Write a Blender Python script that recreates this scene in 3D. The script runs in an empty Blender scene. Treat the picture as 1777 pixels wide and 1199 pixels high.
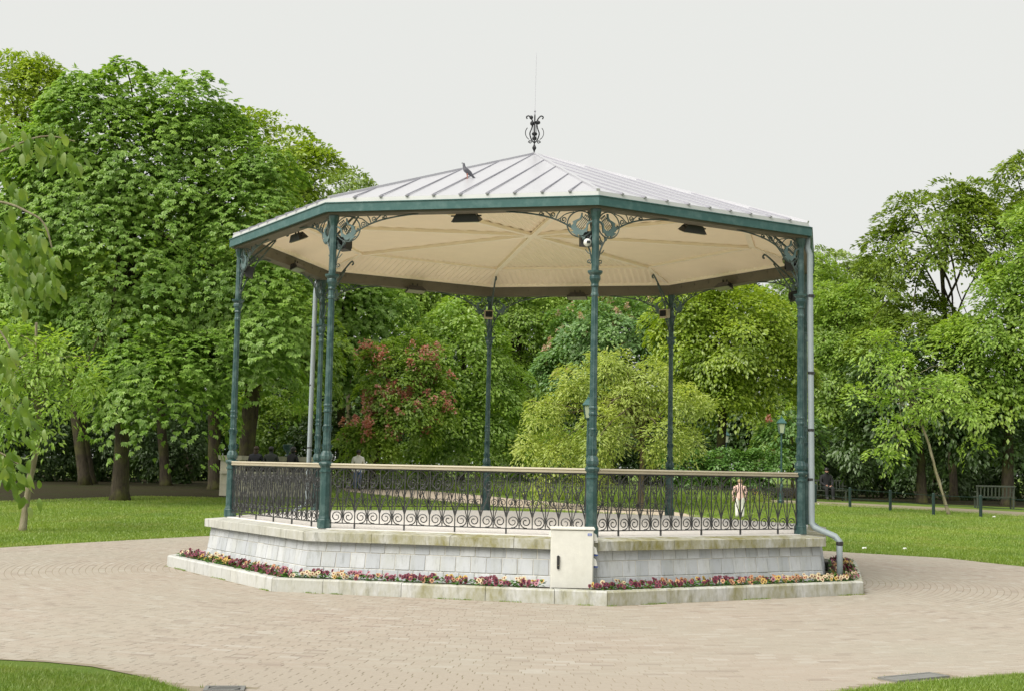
import bpy, bmesh, math, random
import numpy as np
from mathutils import Vector, Matrix

# ------------------------------------------------------------------ camera, world, sun, exposure
SC = bpy.context.scene
COL = SC.collection
R = math.radians
FPX = 2316.89                                   # focal length in photograph pixels (1777 wide)
CAM = Vector((0.054, -22.746, 1.725))
FW = Vector((-0.01620418, 0.99582245, 0.08986146))
RT = Vector((0.99968984, 0.01443587, 0.02029335))
UP = Vector((-0.01891135, -0.09016242, 0.99574751))
cd = bpy.data.cameras.new('camera'); cam = bpy.data.objects.new('camera', cd); COL.objects.link(cam)
cd.sensor_fit = 'HORIZONTAL'; cd.sensor_width = 36.0; cd.lens = 36.0 * FPX / 1777.0
cd.clip_start = 0.1; cd.clip_end = 3000
m = Matrix((RT, UP, -FW)).transposed().to_4x4(); m.translation = CAM
cam.matrix_world = m
SC.camera = cam

SUN_AZ, SUN_EL = R(-136), R(47)                 # direction towards the (veiled) sun
w = bpy.data.worlds.new('World'); SC.world = w; w.use_nodes = True
nt = w.node_tree; nt.nodes.clear()
sky = nt.nodes.new('ShaderNodeTexSky'); sky.sky_type = 'NISHITA'; sky.sun_disc = False
sky.sun_elevation = SUN_EL; sky.sun_rotation = R(90) - SUN_AZ
sky.dust_density = 6.0; sky.air_density = 1.0; sky.ozone_density = 1.0
hs = nt.nodes.new('ShaderNodeHueSaturation'); hs.inputs['Saturation'].default_value = 0.12; hs.inputs['Value'].default_value = 0.047
mx = nt.nodes.new('ShaderNodeMix'); mx.data_type = 'RGBA'; mx.inputs[0].default_value = 0.93
mx.inputs[7].default_value = (0.270, 0.273, 0.263, 1)     # flat bright cloud layer
bg = nt.nodes.new('ShaderNodeBackground'); bg.inputs[1].default_value = 1.0
wo = nt.nodes.new('ShaderNodeOutputWorld')
nt.links.new(sky.outputs[0], hs.inputs['Color']); nt.links.new(hs.outputs[0], mx.inputs[6])
nt.links.new(mx.outputs[2], bg.inputs[0]); nt.links.new(bg.outputs[0], wo.inputs[0])
sl = bpy.data.lights.new('sun', 'SUN'); sl.energy = 1.5; sl.angle = R(55); sl.color = (1.0, 0.955, 0.87)
so = bpy.data.objects.new('sun', sl); COL.objects.link(so); so.location = (-20, -10, 40)
sd = Vector((math.cos(SUN_EL) * math.cos(SUN_AZ), math.cos(SUN_EL) * math.sin(SUN_AZ), math.sin(SUN_EL)))
so.rotation_euler = sd.to_track_quat('Z', 'Y').to_euler()
vs = SC.view_settings
vs.view_transform = 'Standard'; vs.look = 'None'; vs.exposure = 1.64; vs.gamma = 1.0; vs.use_curve_mapping = False
SC.cycles.max_bounces = 6; SC.cycles.diffuse_bounces = 5; SC.cycles.transmission_bounces = 4; SC.cycles.transparent_max_bounces = 4
SC.cycles.sample_clamp_indirect = 4.0

rng = np.random.default_rng(7)
random.seed(5)

# ------------------------------------------------------------------ helpers
def terr(y):
    t = min(max((y - 7.0) / 31.0, 0.0), 1.0)
    return 0.55 * t * t * (3 - 2 * t)
def at(u, v, D):                                # point at depth D seen at photograph pixel (u, v)
    return CAM + (FW + RT * ((u - 888.5) / FPX) + UP * ((599.5 - v) / FPX)) * D
def ground_at(u, D):
    p = at(u, 809, D); p.z = terr(p.y); return p
def G(u, v):
    d = FW + RT * ((u - 888.5) / FPX) + UP * ((599.5 - v) / FPX); a, b = 1.0, 400.0
    for _ in range(50):
        c = (a + b) / 2; p = CAM + d * c
        if p.z > terr(p.y): a = c
        else: b = c
    p = CAM + d * a; p.z = terr(p.y); return p

def tag(o, label=None, cat=None, group=None, kind=None):
    if label: o['label'] = label
    if cat: o['category'] = cat
    if group: o['group'] = group
    if kind: o['kind'] = kind
    return o
def obj(name, me, mat=None, parent=None, loc=None, rz=0.0):
    o = bpy.data.objects.new(name, me); COL.objects.link(o)
    if mat is not None and me is not None and not me.materials: me.materials.append(mat)
    if parent is not None: o.parent = parent
    if loc is not None: o.location = loc
    if rz: o.rotation_euler[2] = rz
    return o
def empty(name, loc=(0, 0, 0), rz=0.0, label=None, cat=None, group=None):
    o = bpy.data.objects.new(name, None); COL.objects.link(o); o.location = loc; o.rotation_euler[2] = rz
    o.empty_display_size = 0.2
    return tag(o, label, cat, group)
def copy_tree(o, parent=None):
    c = o.copy(); COL.objects.link(c)
    if parent is not None: c.parent = parent
    for ch in list(o.children): copy_tree(ch, c)
    return c

class MB:
    def __init__(s): s.v = []; s.f = []
    def poly(s, pts):
        b = len(s.v); s.v += [tuple(p) for p in pts]; s.f.append(tuple(range(b, b + len(pts))))
    def prism(s, bot, top):
        n = len(bot); b = len(s.v); s.v += [tuple(p) for p in bot] + [tuple(p) for p in top]
        s.f.append(tuple(b + i for i in reversed(range(n)))); s.f.append(tuple(b + n + i for i in range(n)))
        for i in range(n):
            j = (i + 1) % n; s.f.append((b + i, b + j, b + n + j, b + n + i))
        return s
    def box(s, x0, x1, y0, y1, z0, z1):
        return s.prism([(x0, y0, z0), (x1, y0, z0), (x1, y1, z0), (x0, y1, z0)], [(x0, y0, z1), (x1, y0, z1), (x1, y1, z1), (x0, y1, z1)])
    def bar(s, p, q, wx, wz, up=(0, 0, 1)):
        p = Vector(p); q = Vector(q); d = (q - p).normalized(); u = Vector(up); sx = d.cross(u)
        if sx.length < 1e-4: sx = d.cross(Vector((1, 0, 0)))
        sx.normalize(); uu = sx.cross(d)
        c = lambda o: [o - sx * wx / 2 - uu * wz / 2, o + sx * wx / 2 - uu * wz / 2, o + sx * wx / 2 + uu * wz / 2, o - sx * wx / 2 + uu * wz / 2]
        return s.prism(c(p), c(q))
    def tube(s, pts, r, n=6, cap=True):
        pts = [Vector(p) for p in pts]; k = len(pts)
        rs = r if hasattr(r, '__len__') else [r] * k
        b = len(s.v); ref = None
        for i, p in enumerate(pts):
            d = (pts[min(i + 1, k - 1)] - pts[max(i - 1, 0)])
            if d.length < 1e-9: d = Vector((0, 0, 1))
            d.normalize()
            if ref is None:
                ref = d.cross(Vector((0.31, 0.93, 0.2))); 
                if ref.length < 1e-3: ref = d.cross(Vector((1, 0, 0)))
            ref = (ref - d * ref.dot(d)); ref.normalize(); c = d.cross(ref)
            for j in range(n):
                a = 2 * math.pi * (j + .5) / n
                s.v.append(tuple(p + (ref * math.cos(a) + c * math.sin(a)) * rs[i]))
        for i in range(k - 1):
            for j in range(n):
                j2 = (j + 1) % n; o = b + i * n
                s.f.append((o + j, o + j2, o + n + j2, o + n + j))
        if cap:
            s.f.append(tuple(b + j for j in reversed(range(n)))); s.f.append(tuple(b + (k - 1) * n + j for j in range(n)))
        return s
    def lathe(s, prof, n=16, c=(0, 0, 0), flute=0.0, sq=False):
        b = len(s.v); k = len(prof)
        for r, z in prof:
            for j in range(n):
                a = 2 * math.pi * (j + .5) / n
                rr = r * (1 - (flute if j % 2 else 0))
                s.v.append((c[0] + rr * math.cos(a), c[1] + rr * math.sin(a), c[2] + z))
        for i in range(k - 1):
            for j in range(n):
                j2 = (j + 1) % n; o = b + i * n
                s.f.append((o + j, o + j2, o + n + j2, o + n + j))
        s.f.append(tuple(b + j for j in reversed(range(n)))); s.f.append(tuple(b + (k - 1) * n + j for j in range(n)))
        return s
    def ball(s, c, r, n=8, sc=(1, 1, 1)):
        prof = [(max(1e-4, r * math.sin(math.pi * i / n)), -r * math.cos(math.pi * i / n)) for i in range(n + 1)]
        b = len(s.v); s.lathe(prof, n + 2)
        s.v[b:] = [(c[0] + v[0] * sc[0], c[1] + v[1] * sc[1], c[2] + v[2] * sc[2]) for v in s.v[b:]]
        return s
    def mesh(s, name, smooth=False):
        me = bpy.data.meshes.new(name); me.from_pydata(s.v, [], s.f); me.validate()
        if smooth: me.shade_smooth()
        return me
    def build(s, name, mat, parent=None, smooth=False, loc=None, rz=0.0):
        return obj(name, s.mesh(name, smooth), mat, parent, loc, rz)

def np_mesh(name, V, F, mat, nv=3, flat=False):
    me = bpy.data.meshes.new(name); V = np.ascontiguousarray(V, np.float32); F = np.ascontiguousarray(F, np.int32)
    me.vertices.add(len(V)); me.vertices.foreach_set('co', V.ravel())
    me.loops.add(F.size); me.loops.foreach_set('vertex_index', F.ravel())
    me.polygons.add(len(F)); me.polygons.foreach_set('loop_start', np.arange(0, F.size, nv, dtype=np.int32))
    me.update(calc_edges=True); me.materials.append(mat)
    if flat: me.shade_flat()
    return me

# ------------------------------------------------------------------ materials
def newmat(name):
    mt = bpy.data.materials.new(name); mt.use_nodes = True; n = mt.node_tree; n.nodes.clear()
    out = n.nodes.new('ShaderNodeOutputMaterial'); return mt, n, out
def L(n, a, b): n.links.new(a, b)
def noise(n, scale, detail=4, rough=.6, coord='Object', vec=None, stretch=None):
    t = n.nodes.new('ShaderNodeTexNoise'); t.inputs['Scale'].default_value = scale; t.inputs['Detail'].default_value = detail; t.inputs['Roughness'].default_value = rough
    tc = n.nodes.new('ShaderNodeTexCoord'); src = tc.outputs[coord]
    if stretch:
        mp = n.nodes.new('ShaderNodeMapping'); mp.inputs['Scale'].default_value = stretch; L(n, src, mp.inputs[0]); src = mp.outputs[0]
    L(n, src, t.inputs['Vector']); return t.outputs[0]
def ramp(n, fac, stops):
    r = n.nodes.new('ShaderNodeValToRGB'); L(n, fac, r.inputs[0]); e = r.color_ramp.elements
    while len(e) < len(stops): e.new(0.5)
    for el, (p, c) in zip(e, stops): el.position = p; el.color = (*c, 1) if len(c) == 3 else c
    return r.outputs[0]
def mix(n, fac, a, b, mode='MIX'):
    x = n.nodes.new('ShaderNodeMix'); x.data_type = 'RGBA'; x.blend_type = mode
    for val, i in ((fac, 0), (a, 6), (b, 7)):
        if isinstance(val, (int, float)): x.inputs[i].default_value = val
        elif isinstance(val, tuple): x.inputs[i].default_value = (*val, 1)
        else: L(n, val, x.inputs[i])
    return x.outputs[2]
def bump(n, h, strength=.3, dist=.01):
    b = n.nodes.new('ShaderNodeBump'); b.inputs['Strength'].default_value = strength; b.inputs['Distance'].default_value = dist
    L(n, h, b.inputs['Height']); return b.outputs[0]
def principled(n, out, col, rough=.6, metal=0.0, nrm=None, spec=.5):
    p = n.nodes.new('ShaderNodeBsdfPrincipled')
    if isinstance(col, tuple): p.inputs['Base Color'].default_value = (*col, 1)
    else: L(n, col, p.inputs['Base Color'])
    if isinstance(rough, (int, float)): p.inputs['Roughness'].default_value = rough
    else: L(n, rough, p.inputs['Roughness'])
    p.inputs['Metallic'].default_value = metal; p.inputs['Specular IOR Level'].default_value = spec
    if nrm is not None: L(n, nrm, p.inputs['Normal'])
    L(n, p.outputs[0], out.inputs[0]); return p
def island(n):
    return n.nodes.new('ShaderNodeNewGeometry').outputs['Random Per Island']
def objrand(n):
    return n.nodes.new('ShaderNodeObjectInfo').outputs['Random']
def scalar(n, src, a, b):
    mr = n.nodes.new('ShaderNodeMapRange'); L(n, src, mr.inputs[0]); mr.inputs[3].default_value = a; mr.inputs[4].default_value = b; return mr.outputs[0]

def m_paint(name, col, wear, rough=.42, amt=.35):
    mt, n, o = newmat(name)
    f = ramp(n, noise(n, 9, 6, .65, 'Object'), [(.45, (0, 0, 0)), (.75, (amt,) * 3)])
    c = mix(n, f, col, wear)
    c2 = mix(n, noise(n, 2.3, 3), c, tuple(x * .72 for x in col))
    mm = mix(n, .35, c, c2)
    principled(n, o, mm, rough, 0, bump(n, noise(n, 60, 3), .12, .004)); return mt
def m_plain(name, col, rough=.6, metal=0.0, var=.18, sc=8):
    mt, n, o = newmat(name)
    c = mix(n, noise(n, sc, 5), tuple(x * (1 - var) for x in col), tuple(min(1, x * (1 + var)) for x in col))
    principled(n, o, c, rough, metal, bump(n, noise(n, sc * 6, 3), .15, .004)); return mt
def m_stone(name, col, lichen, amount, dirt=.5, perobj=.25, sc=3.0, lit=(.30, .29, .09), shady=False):
    mt, n, o = newmat(name)
    base = mix(n, noise(n, 7, 6, .7), tuple(x * .82 for x in col), tuple(min(1, x * 1.15) for x in col))
    rnd = objrand(n)
    base = mix(n, scalar(n, rnd, 0, perobj), base, tuple(x * .62 for x in (col[0] * .95, col[1], col[2] * 1.06)))
    # lichen and dirt in world space patches, streaked downwards
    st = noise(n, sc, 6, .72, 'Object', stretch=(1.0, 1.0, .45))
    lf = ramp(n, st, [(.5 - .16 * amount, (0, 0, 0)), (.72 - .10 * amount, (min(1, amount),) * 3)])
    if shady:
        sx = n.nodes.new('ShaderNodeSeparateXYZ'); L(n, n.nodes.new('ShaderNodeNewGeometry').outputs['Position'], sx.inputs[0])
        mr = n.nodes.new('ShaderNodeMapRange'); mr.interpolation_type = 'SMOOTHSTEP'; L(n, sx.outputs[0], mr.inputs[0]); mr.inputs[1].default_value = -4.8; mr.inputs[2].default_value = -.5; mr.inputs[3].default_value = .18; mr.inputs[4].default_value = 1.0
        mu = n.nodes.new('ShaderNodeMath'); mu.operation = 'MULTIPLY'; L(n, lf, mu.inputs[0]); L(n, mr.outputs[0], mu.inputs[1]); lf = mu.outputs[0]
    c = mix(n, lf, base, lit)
    dk = ramp(n, noise(n, sc * 2.2, 6, .75, 'Object', stretch=(1.6, 1.6, .3)), [(.52, (0, 0, 0)), (.78, (dirt,) * 3)])
    c = mix(n, dk, c, (.10, .10, .07))
    principled(n, o, c, .85, 0, bump(n, noise(n, 45, 5, .7), .35, .006), .3); return mt
def m_leaf(name, c1, c2, c3, trans=.32, gloss=.06, nsc=.55):
    mt, n, o = newmat(name)
    col = ramp(n, island(n), [(0, c1), (.55, c2), (1, c3)])
    nz = ramp(n, noise(n, nsc, 3, .5, 'Object'), [(.3, (.80, .86, .85)), (.7, (1.18, 1.14, .98))])
    col = mix(n, 1.0, col, nz, 'MULTIPLY')
    d = n.nodes.new('ShaderNodeBsdfDiffuse'); L(n, col, d.inputs[0])
    t = n.nodes.new('ShaderNodeBsdfTranslucent'); tcol = mix(n, 1.0, col, (1.45, 1.50, .62), 'MULTIPLY'); L(n, tcol, t.inputs[0])
    g = n.nodes.new('ShaderNodeBsdfGlossy'); g.inputs['Roughness'].default_value = .38; g.inputs[0].default_value = (.7, .75, .65, 1)
    a = n.nodes.new('ShaderNodeMixShader'); a.inputs[0].default_value = trans; L(n, d.outputs[0], a.inputs[1]); L(n, t.outputs[0], a.inputs[2])
    b = n.nodes.new('ShaderNodeMixShader'); b.inputs[0].default_value = gloss; L(n, a.outputs[0], b.inputs[1]); L(n, g.outputs[0], b.inputs[2])
    L(n, b.outputs[0], o.inputs[0]); return mt
def m_bark(name, c1, c2, moss=.0):
    mt, n, o = newmat(name)
    c = mix(n, ramp(n, noise(n, 5, 6, .7, 'Object', stretch=(3, 3, .6)), [(.35, (0, 0, 0)), (.65, (1, 1, 1))]), c1, c2)
    if moss: c = mix(n, ramp(n, noise(n, 1.3, 5, .7), [(.45, (0, 0, 0)), (.7, (moss,) * 3)]), c, (.12, .13, .03))
    principled(n, o, c, .9, 0, bump(n, noise(n, 14, 5, .7, 'Object', stretch=(3, 3, .5)), .6, .03), .2); return mt

M = {}
M['green'] = m_paint('green_paint', (.018, .060, .058), (.13, .20, .19), .40, .8)
M['fascia'] = m_paint('fascia_paint', (.026, .098, .092), (.14, .23, .22), .42, .45)
M['iron'] = m_paint('wrought_iron', (.022, .023, .024), (.14, .14, .135), .42, .5)
M['bracket'] = m_paint('bracket_paint', (.045, .070, .066), (.20, .27, .27), .5, .7)
M['lyre'] = m_paint('lyre_paint', (.09, .15, .15), (.22, .29, .29), .5, .6)
M['rail'] = m_plain('handrail_cream', (.46, .415, .31), .55, 0, .2, 5)
M['beam'] = m_plain('beam_grey_brown', (.125, .112, .082), .7, 0, .22, 4)
M['stone'] = m_stone('plinth_stone', (.56, .575, .59), .1, .16, .50, .55, 4.5)
M['mortar'] = m_plain('mortar', (.60, .58, .52), .95, 0, .15, 12)
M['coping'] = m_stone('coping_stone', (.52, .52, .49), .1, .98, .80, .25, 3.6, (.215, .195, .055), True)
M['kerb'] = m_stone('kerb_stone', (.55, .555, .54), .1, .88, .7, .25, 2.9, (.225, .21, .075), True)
M['floor'] = m_plain('bandstand_floor', (.70, .675, .655), .8, 0, .08, 1.5)
M['zinc'] = m_plain('zinc_sheet', (.49, .49, .52), .35, .25, .06, 2)
M['seam'] = m_plain('zinc_seam', (.36, .355, .40), .5, .2, .15, 6)
M['flash'] = m_plain('lead_flashing', (.46, .47, .46), .55, 0, .15, 4)
M['ceil'] = m_plain('ceiling_cream', (.92, .79, .60), .6, 0, .06, 3)
M['rib'] = m_plain('ceiling_rib', (.93, .82, .65), .6, 0, .08, 4)
M['pipe'] = m_plain('galvanised_pipe', (.29, .34, .36), .5, .1, .14, 5)
M['black'] = m_plain('black_metal', (.02, .02, .02), .45, 0, .2, 8)
M['finial'] = m_plain('finial_iron', (.012, .012, .016), .5, 0, .25, 12)
M['glass'] = m_plain('lamp_glass', (.42, .47, .34), .12, 0, .1, 6)
M['beige'] = m_plain('beige_plastic', (.45, .38, .25), .5)
M['white'] = m_plain('white_plastic', (.72, .72, .68), .5, 0, .05)
M['cab'] = m_stone('cabinet_paint', (.66, .655, .60), .1, .10, .08, .0, 1.4)
M['blue'] = m_plain('blue_plate', (.045, .10, .42), .5, 0, .3, 60)
M['brass'] = m_plain('brass', (.45, .35, .12), .35, .8)
M['soil'] = m_plain('soil', (.045, .033, .022), .95, 0, .4, 14)
M['wood'] = m_plain('sign_wood', (.42, .22, .07), .7, 0, .2, 5)
M['sandstone'] = m_stone('pale_stone', (.58, .55, .45), .1, .25, .3, .1, 2)
M['paper'] = m_plain('paper', (.8, .8, .78), .8, 0, .05)
M['benchwood'] = m_plain('bench_wood', (.05, .06, .045), .7)
M['grate'] = m_plain('cast_iron_grate', (.19, .19, .18), .7, .1)
M['fencegreen'] = m_plain('fence_green', (.010, .030, .025), .5)
M['dark'] = m_plain('dark_void', (.012, .012, .012), .9)
M['bark'] = m_bark('bark_dark', (.034, .028, .020), (.080, .066, .045), .75)
M['bark2'] = m_bark('bark_young', (.22, .19, .12), (.32, .29, .20), .5)
M['bark3'] = m_bark('bark_stem', (.10, .08, .05), (.17, .14, .09), .3)
M['chest'] = m_leaf('leaf_chestnut', (0.150, 0.262, 0.047), (0.227, 0.361, 0.075), (0.324, 0.455, 0.139), .40, .035)
M['yell'] = m_leaf('leaf_yellowgreen', (0.205, 0.292, 0.030), (0.273, 0.369, 0.043), (0.355, 0.434, 0.074), .42)
M['mid'] = m_leaf('leaf_mid', (0.173, 0.278, 0.045), (0.242, 0.357, 0.064), (0.323, 0.431, 0.100), .40, .04)
M['bright'] = m_leaf('leaf_bright', (0.208, 0.334, 0.056), (0.271, 0.406, 0.078), (0.347, 0.467, 0.126), .42)
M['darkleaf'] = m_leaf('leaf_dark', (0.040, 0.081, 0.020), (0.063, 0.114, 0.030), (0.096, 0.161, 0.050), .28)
M['blue_gr'] = m_leaf('leaf_bluegreen', (0.121, 0.234, 0.075), (0.176, 0.299, 0.104), (0.270, 0.390, 0.169), .35)
M['pale'] = m_leaf('leaf_pale', (0.326, 0.394, 0.104), (0.398, 0.469, 0.143), (0.481, 0.532, 0.209), .42, .04)
M['haze'] = m_leaf('leaf_far_pale', (0.182, 0.265, 0.072), (0.245, 0.328, 0.102), (0.323, 0.391, 0.138), .34)  # distance haze on the far trees is put into this paler leaf colour
M['olive'] = m_leaf('leaf_olive', (0.116, 0.182, 0.020), (0.165, 0.237, 0.029), (0.226, 0.297, 0.050), .34, .03)
M['big'] = m_leaf('leaf_cherry', (0.138, 0.235, 0.041), (0.189, 0.290, 0.060), (0.258, 0.350, 0.106), .42, .08)
M['pink'] = m_leaf('blossom_pink', (0.460, 0.143, 0.143), (0.564, 0.247, 0.221), (0.667, 0.429, 0.377), .3, .02)
M['fresh'] = m_leaf('leaf_fresh', (0.242, 0.367, 0.066), (0.304, 0.436, 0.094), (0.378, 0.493, 0.143), .42, .04)
M['blossom'] = m_leaf('blossom_pale', (.42, .36, .26), (.5, .3, .22), (.55, .5, .4), .25, .02)
M['hedge'] = m_leaf('leaf_hedge', (0.072, 0.165, 0.031), (0.114, 0.231, 0.048), (0.172, 0.290, 0.072), .28)
M['grass'] = m_leaf('grass_blade', (0.152, 0.239, 0.035), (0.208, 0.305, 0.051), (0.298, 0.366, 0.111), .32, .04, .35)

def m_lawn():
    mt, n, o = newmat('lawn')
    a = noise(n, .35, 5, .6); b = noise(n, 6, 6, .7); c = noise(n, 60, 4, .7)
    col = mix(n, ramp(n, a, [(.35, (0, 0, 0)), (.65, (1, 1, 1))]), (.115, .185, .026), (.160, .225, .038))
    col = mix(n, ramp(n, b, [(.55, (0, 0, 0)), (.8, (.55,) * 3)]), col, (.28, .28, .075))
    col = mix(n, ramp(n, c, [(.35, (.45,) * 3), (.6, (0, 0, 0))]), col, (.06, .11, .012))
    principled(n, o, col, .9, 0, bump(n, c, .8, .03), .2); return mt
def m_bare():
    mt, n, o = newmat('bare_earth')
    c = mix(n, noise(n, 3, 6, .7), (.026, .023, .013), (.046, .040, .020))  # earth tone lowered so the colour carries part of the tree shade
    c = mix(n, ramp(n, noise(n, 1.1, 5, .7), [(.5, (0, 0, 0)), (.7, (.7,) * 3)]), c, (.032, .052, .010))
    principled(n, o, c, .95, 0, bump(n, noise(n, 30, 4), .6, .03), .1); return mt
def m_brick():
    mt, n, o = newmat('paving_brick')
    col = ramp(n, island(n), [(0, (.28, .232, .195)), (.08, (.335, .283, .235)), (.5, (.358, .306, .255)), (.92, (.370, .326, .276)), (1, (.41, .375, .33))])
    g = ramp(n, noise(n, .28, 5, .65, 'Object'), [(.35, (0, 0, 0)), (.68, (.6,) * 3)])
    col = mix(n, g, col, (.352, .332, .276))
    st = ramp(n, noise(n, .9, 7, .75, 'Object'), [(.56, (0, 0, 0)), (.74, (.45,) * 3)]); col = mix(n, st, col, (.265, .236, .192))
    sp = ramp(n, noise(n, 26, 4, .7, 'Object'), [(.3, (.25,) * 3), (.5, (0, 0, 0))])
    col = mix(n, sp, col, (.26, .22, .17))
    principled(n, o, col, .88, 0, bump(n, noise(n, 90, 4, .7, 'Object'), .25, .004), .25); return mt
def m_sand():
    mt, n, o = newmat('joint_sand')
    c = mix(n, noise(n, 12, 5, .7), (.22, .19, .14), (.29, .25, .19))
    c = mix(n, ramp(n, noise(n, .5, 5, .7), [(.52, (0, 0, 0)), (.75, (.6,) * 3)]), c, (.17, .19, .06))
    principled(n, o, c, .95, 0, bump(n, noise(n, 70, 3), .4, .006), .1); return mt
def m_path():
    mt, n, o = newmat('path_gravel')
    c = mix(n, noise(n, 3, 6, .7), (.42, .34, .26), (.52, .44, .35))
    principled(n, o, c, .95, 0, bump(n, noise(n, 60, 3), .4, .01), .1); return mt
def dry(mt):
    n = mt.node_tree; ds = [x for x in n.nodes if x.type == 'BSDF_DIFFUSE'][0]; src = ds.inputs[0].links[0].from_socket
    f = ramp(n, noise(n, .55, 6, .7), [(.50, (0, 0, 0)), (.72, (.75,) * 3)]); c = mix(n, f, src, (.33, .315, .10)); L(n, c, ds.inputs[0])
dry(M['grass'])
M['lawn'] = m_lawn(); M['bare'] = m_bare(); M['brick'] = m_brick(); M['sand'] = m_sand(); M['gpath'] = m_path(); M['bpath'] = m_plain('brown_path', (.25, .215, .145), .95, 0, .2, 3)

# ------------------------------------------------------------------ the ground
def sheet(name, mat, xs, ys, dz=0.0):
    V = []; F = []
    for y in ys:
        for x in xs: V.append((x, y, terr(y) + dz))
    nx = len(xs)
    for j in range(len(ys) - 1):
        for i in range(nx - 1): F.append((j * nx + i, j * nx + i + 1, (j + 1) * nx + i + 1, (j + 1) * nx + i))
    me = bpy.data.meshes.new(name); me.from_pydata(V, [], F); me.shade_smooth()
    return tag(obj(name, me, mat), kind='structure')
xs = [-900, -300, -120, -60, -40, -25, -12, 0, 12, 25, 40, 60, 120, 300, 900]
ys = [-60, -30, -15, -8, 0, 5] + [7 + i * 1.5 for i in range(22)] + [45, 60, 90, 140, 300, 900, 1800]
sheet('lawn_ground', M['lawn'], xs, ys)

def strip(name, mat, left, right, dz):           # a ribbon of ground between two edges
    mb = MB()
    def dens(pl):
        out = []
        for a, b in zip(pl[:-1], pl[1:]):
            for k in range(6): t = k / 6; out.append((a[0] + (b[0] - a[0]) * t, a[1] + (b[1] - a[1]) * t))
        out.append(pl[-1]); return out
    A, B = dens(left), dens(right); K = 14
    def pt(i, k):
        t = k / K; x = A[i][0] + (B[i][0] - A[i][0]) * t; y = A[i][1] + (B[i][1] - A[i][1]) * t; return (x, y, terr(y) + dz)
    for i in range(len(A) - 1):
        for k in range(K): mb.poly([pt(i, k), pt(i, k + 1), pt(i + 1, k + 1), pt(i + 1, k)])
    return tag(mb.build(name, mat), kind='structure')
strip('park_path', M['gpath'], [(-16, 62), (-9.85, 46.7), (-5.85, 39.3), (-0.4, 29.4), (2.6, 25.6), (4.5, 24.2)],
      [(-11, 58), (-7.8, 34.1), (-4.8, 28.5), (-0.3, 23.2), (3.2, 20.9), (6.2, 19.4)], .010)
strip('fence_path', M['bpath'], [(4, 37), (11.75, 33.2), (15.4, 30.3), (18.3, 27.4), (26, 20)], [(4, 34.5), (11.0, 29.8), (14.6, 27.5), (17.3, 24.6), (24, 18)], .022)
strip('bare_ground', M['bare'], [(-45, 60), (-28, 62), (-16, 58), (-10.6, 46)], [(-45, 14), (-19.5, 18.5), (-14.2, 22.6), (-11.0, 26.0)], .010)
strip('wood_floor', M['bare'], [(6, 75), (20, 75), (45, 75)], [(8.5, 41), (16.5, 33.5), (40, 20)], .010)

# paved square: rings of brick laid round the bandstand
PAVE = [(-30, -4.5), (-10.5, 1.35), (-9.93, 2.52), (-8.98, 4.6), (-7.4, 7.72), (-5.2, 9.6), (-2, 10.6), (2, 10.3), (5, 8.6), (6.45, 7.24), (7.29, 6.54), (8.72, 5.52), (9.56, 3.35),
        (11.5, 0.5), (20, -3), (30, -6), (30, -10), (12, -9.0), (6, -10.0), (4.4, -10.78), (3.93, -11.04), (3.35, -11.34), (2.95, -11.6), (2.59, -11.9), (1.9, -12.7), (1.2, -14.5), (0.8, -18), (.7, -26),
        (-1.2, -26), (-1.4, -18), (-1.9, -14.0), (-2.51, -12.6), (-3.04, -11.97), (-3.55, -11.55), (-4.0, -11.36), (-4.42, -11.29), (-6, -11.2), (-12, -10.5), (-30, -13)]
PV = np.array(PAVE)
def inside(P, poly):
    x, y = P[:, 0], P[:, 1]; c = np.zeros(len(P), bool); n = len(poly); j = n - 1
    for i in range(n):
        xi, yi = poly[i]; xj, yj = poly[j]
        if yi != yj: c ^= ((yi > y) != (yj > y)) & (x < (xj - xi) * (y - yi) / (yj - yi) + xi)
        j = i
    return c
bm = bmesh.new(); vsb = [bm.verts.new((x, y, .006)) for x, y in PAVE]; bmesh.ops.triangle_fill(bm, use_beauty=True, edges=[bm.edges.new((vsb[i], vsb[(i + 1) % len(vsb)])) for i in range(len(vsb))])
for f_ in bm.faces:
    if f_.normal.z < 0: f_.normal_flip()
me = bpy.data.meshes.new('pavement'); bm.to_mesh(me); bm.free()
pavement = tag(obj('pavement', me, M['sand']), kind='structure')
DR = [(-2.22, -12.55, .30, .22, R(8)), (3.33, -11.17, .64, .22, R(33))]     # drain covers x, y, w, d, angle
bricks = []
PITCH = .096; r = 5.45; ring = 0
while r < 17.0:
    n = int(2 * math.pi * (r + PITCH / 2) / .205); a0 = rng.random() * 6.28
    k = np.arange(n); a = a0 + 2 * math.pi * k / n
    bricks.append(np.stack([np.full(n, r), a, np.full(n, 2 * math.pi / n)], 1)); r += PITCH; ring += 1
B = np.concatenate(bricks)
mid = np.stack([(B[:, 0] + PITCH / 2) * np.cos(B[:, 1] + B[:, 2] / 2), (B[:, 0] + PITCH / 2) * np.sin(B[:, 1] + B[:, 2] / 2)], 1)
octd = np.max(np.stack([mid[:, 0] * math.cos(R(-124.87 + 22.5 + 45 * q)) + mid[:, 1] * math.sin(R(-124.87 + 22.5 + 45 * q)) for q in range(8)]), 0)
crn = [np.stack([rr * np.cos(aa), rr * np.sin(aa)], 1) for rr in (B[:, 0], B[:, 0] + PITCH) for aa in (B[:, 1], B[:, 1] + B[:, 2])]
ok = inside(crn[0], PAVE) & inside(crn[1], PAVE) & inside(crn[2], PAVE) & inside(crn[3], PAVE) & (octd > 5.89 * math.cos(R(22.5)) + .03) & (np.abs(mid[:, 0]) < 13) & (mid[:, 1] > -17.5) & (mid[:, 1] < 9)
rel = mid - np.array([CAM.x, CAM.y]); dep = rel[:, 1]
ok &= np.abs(rel[:, 0]) < dep * .46 + .6
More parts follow.
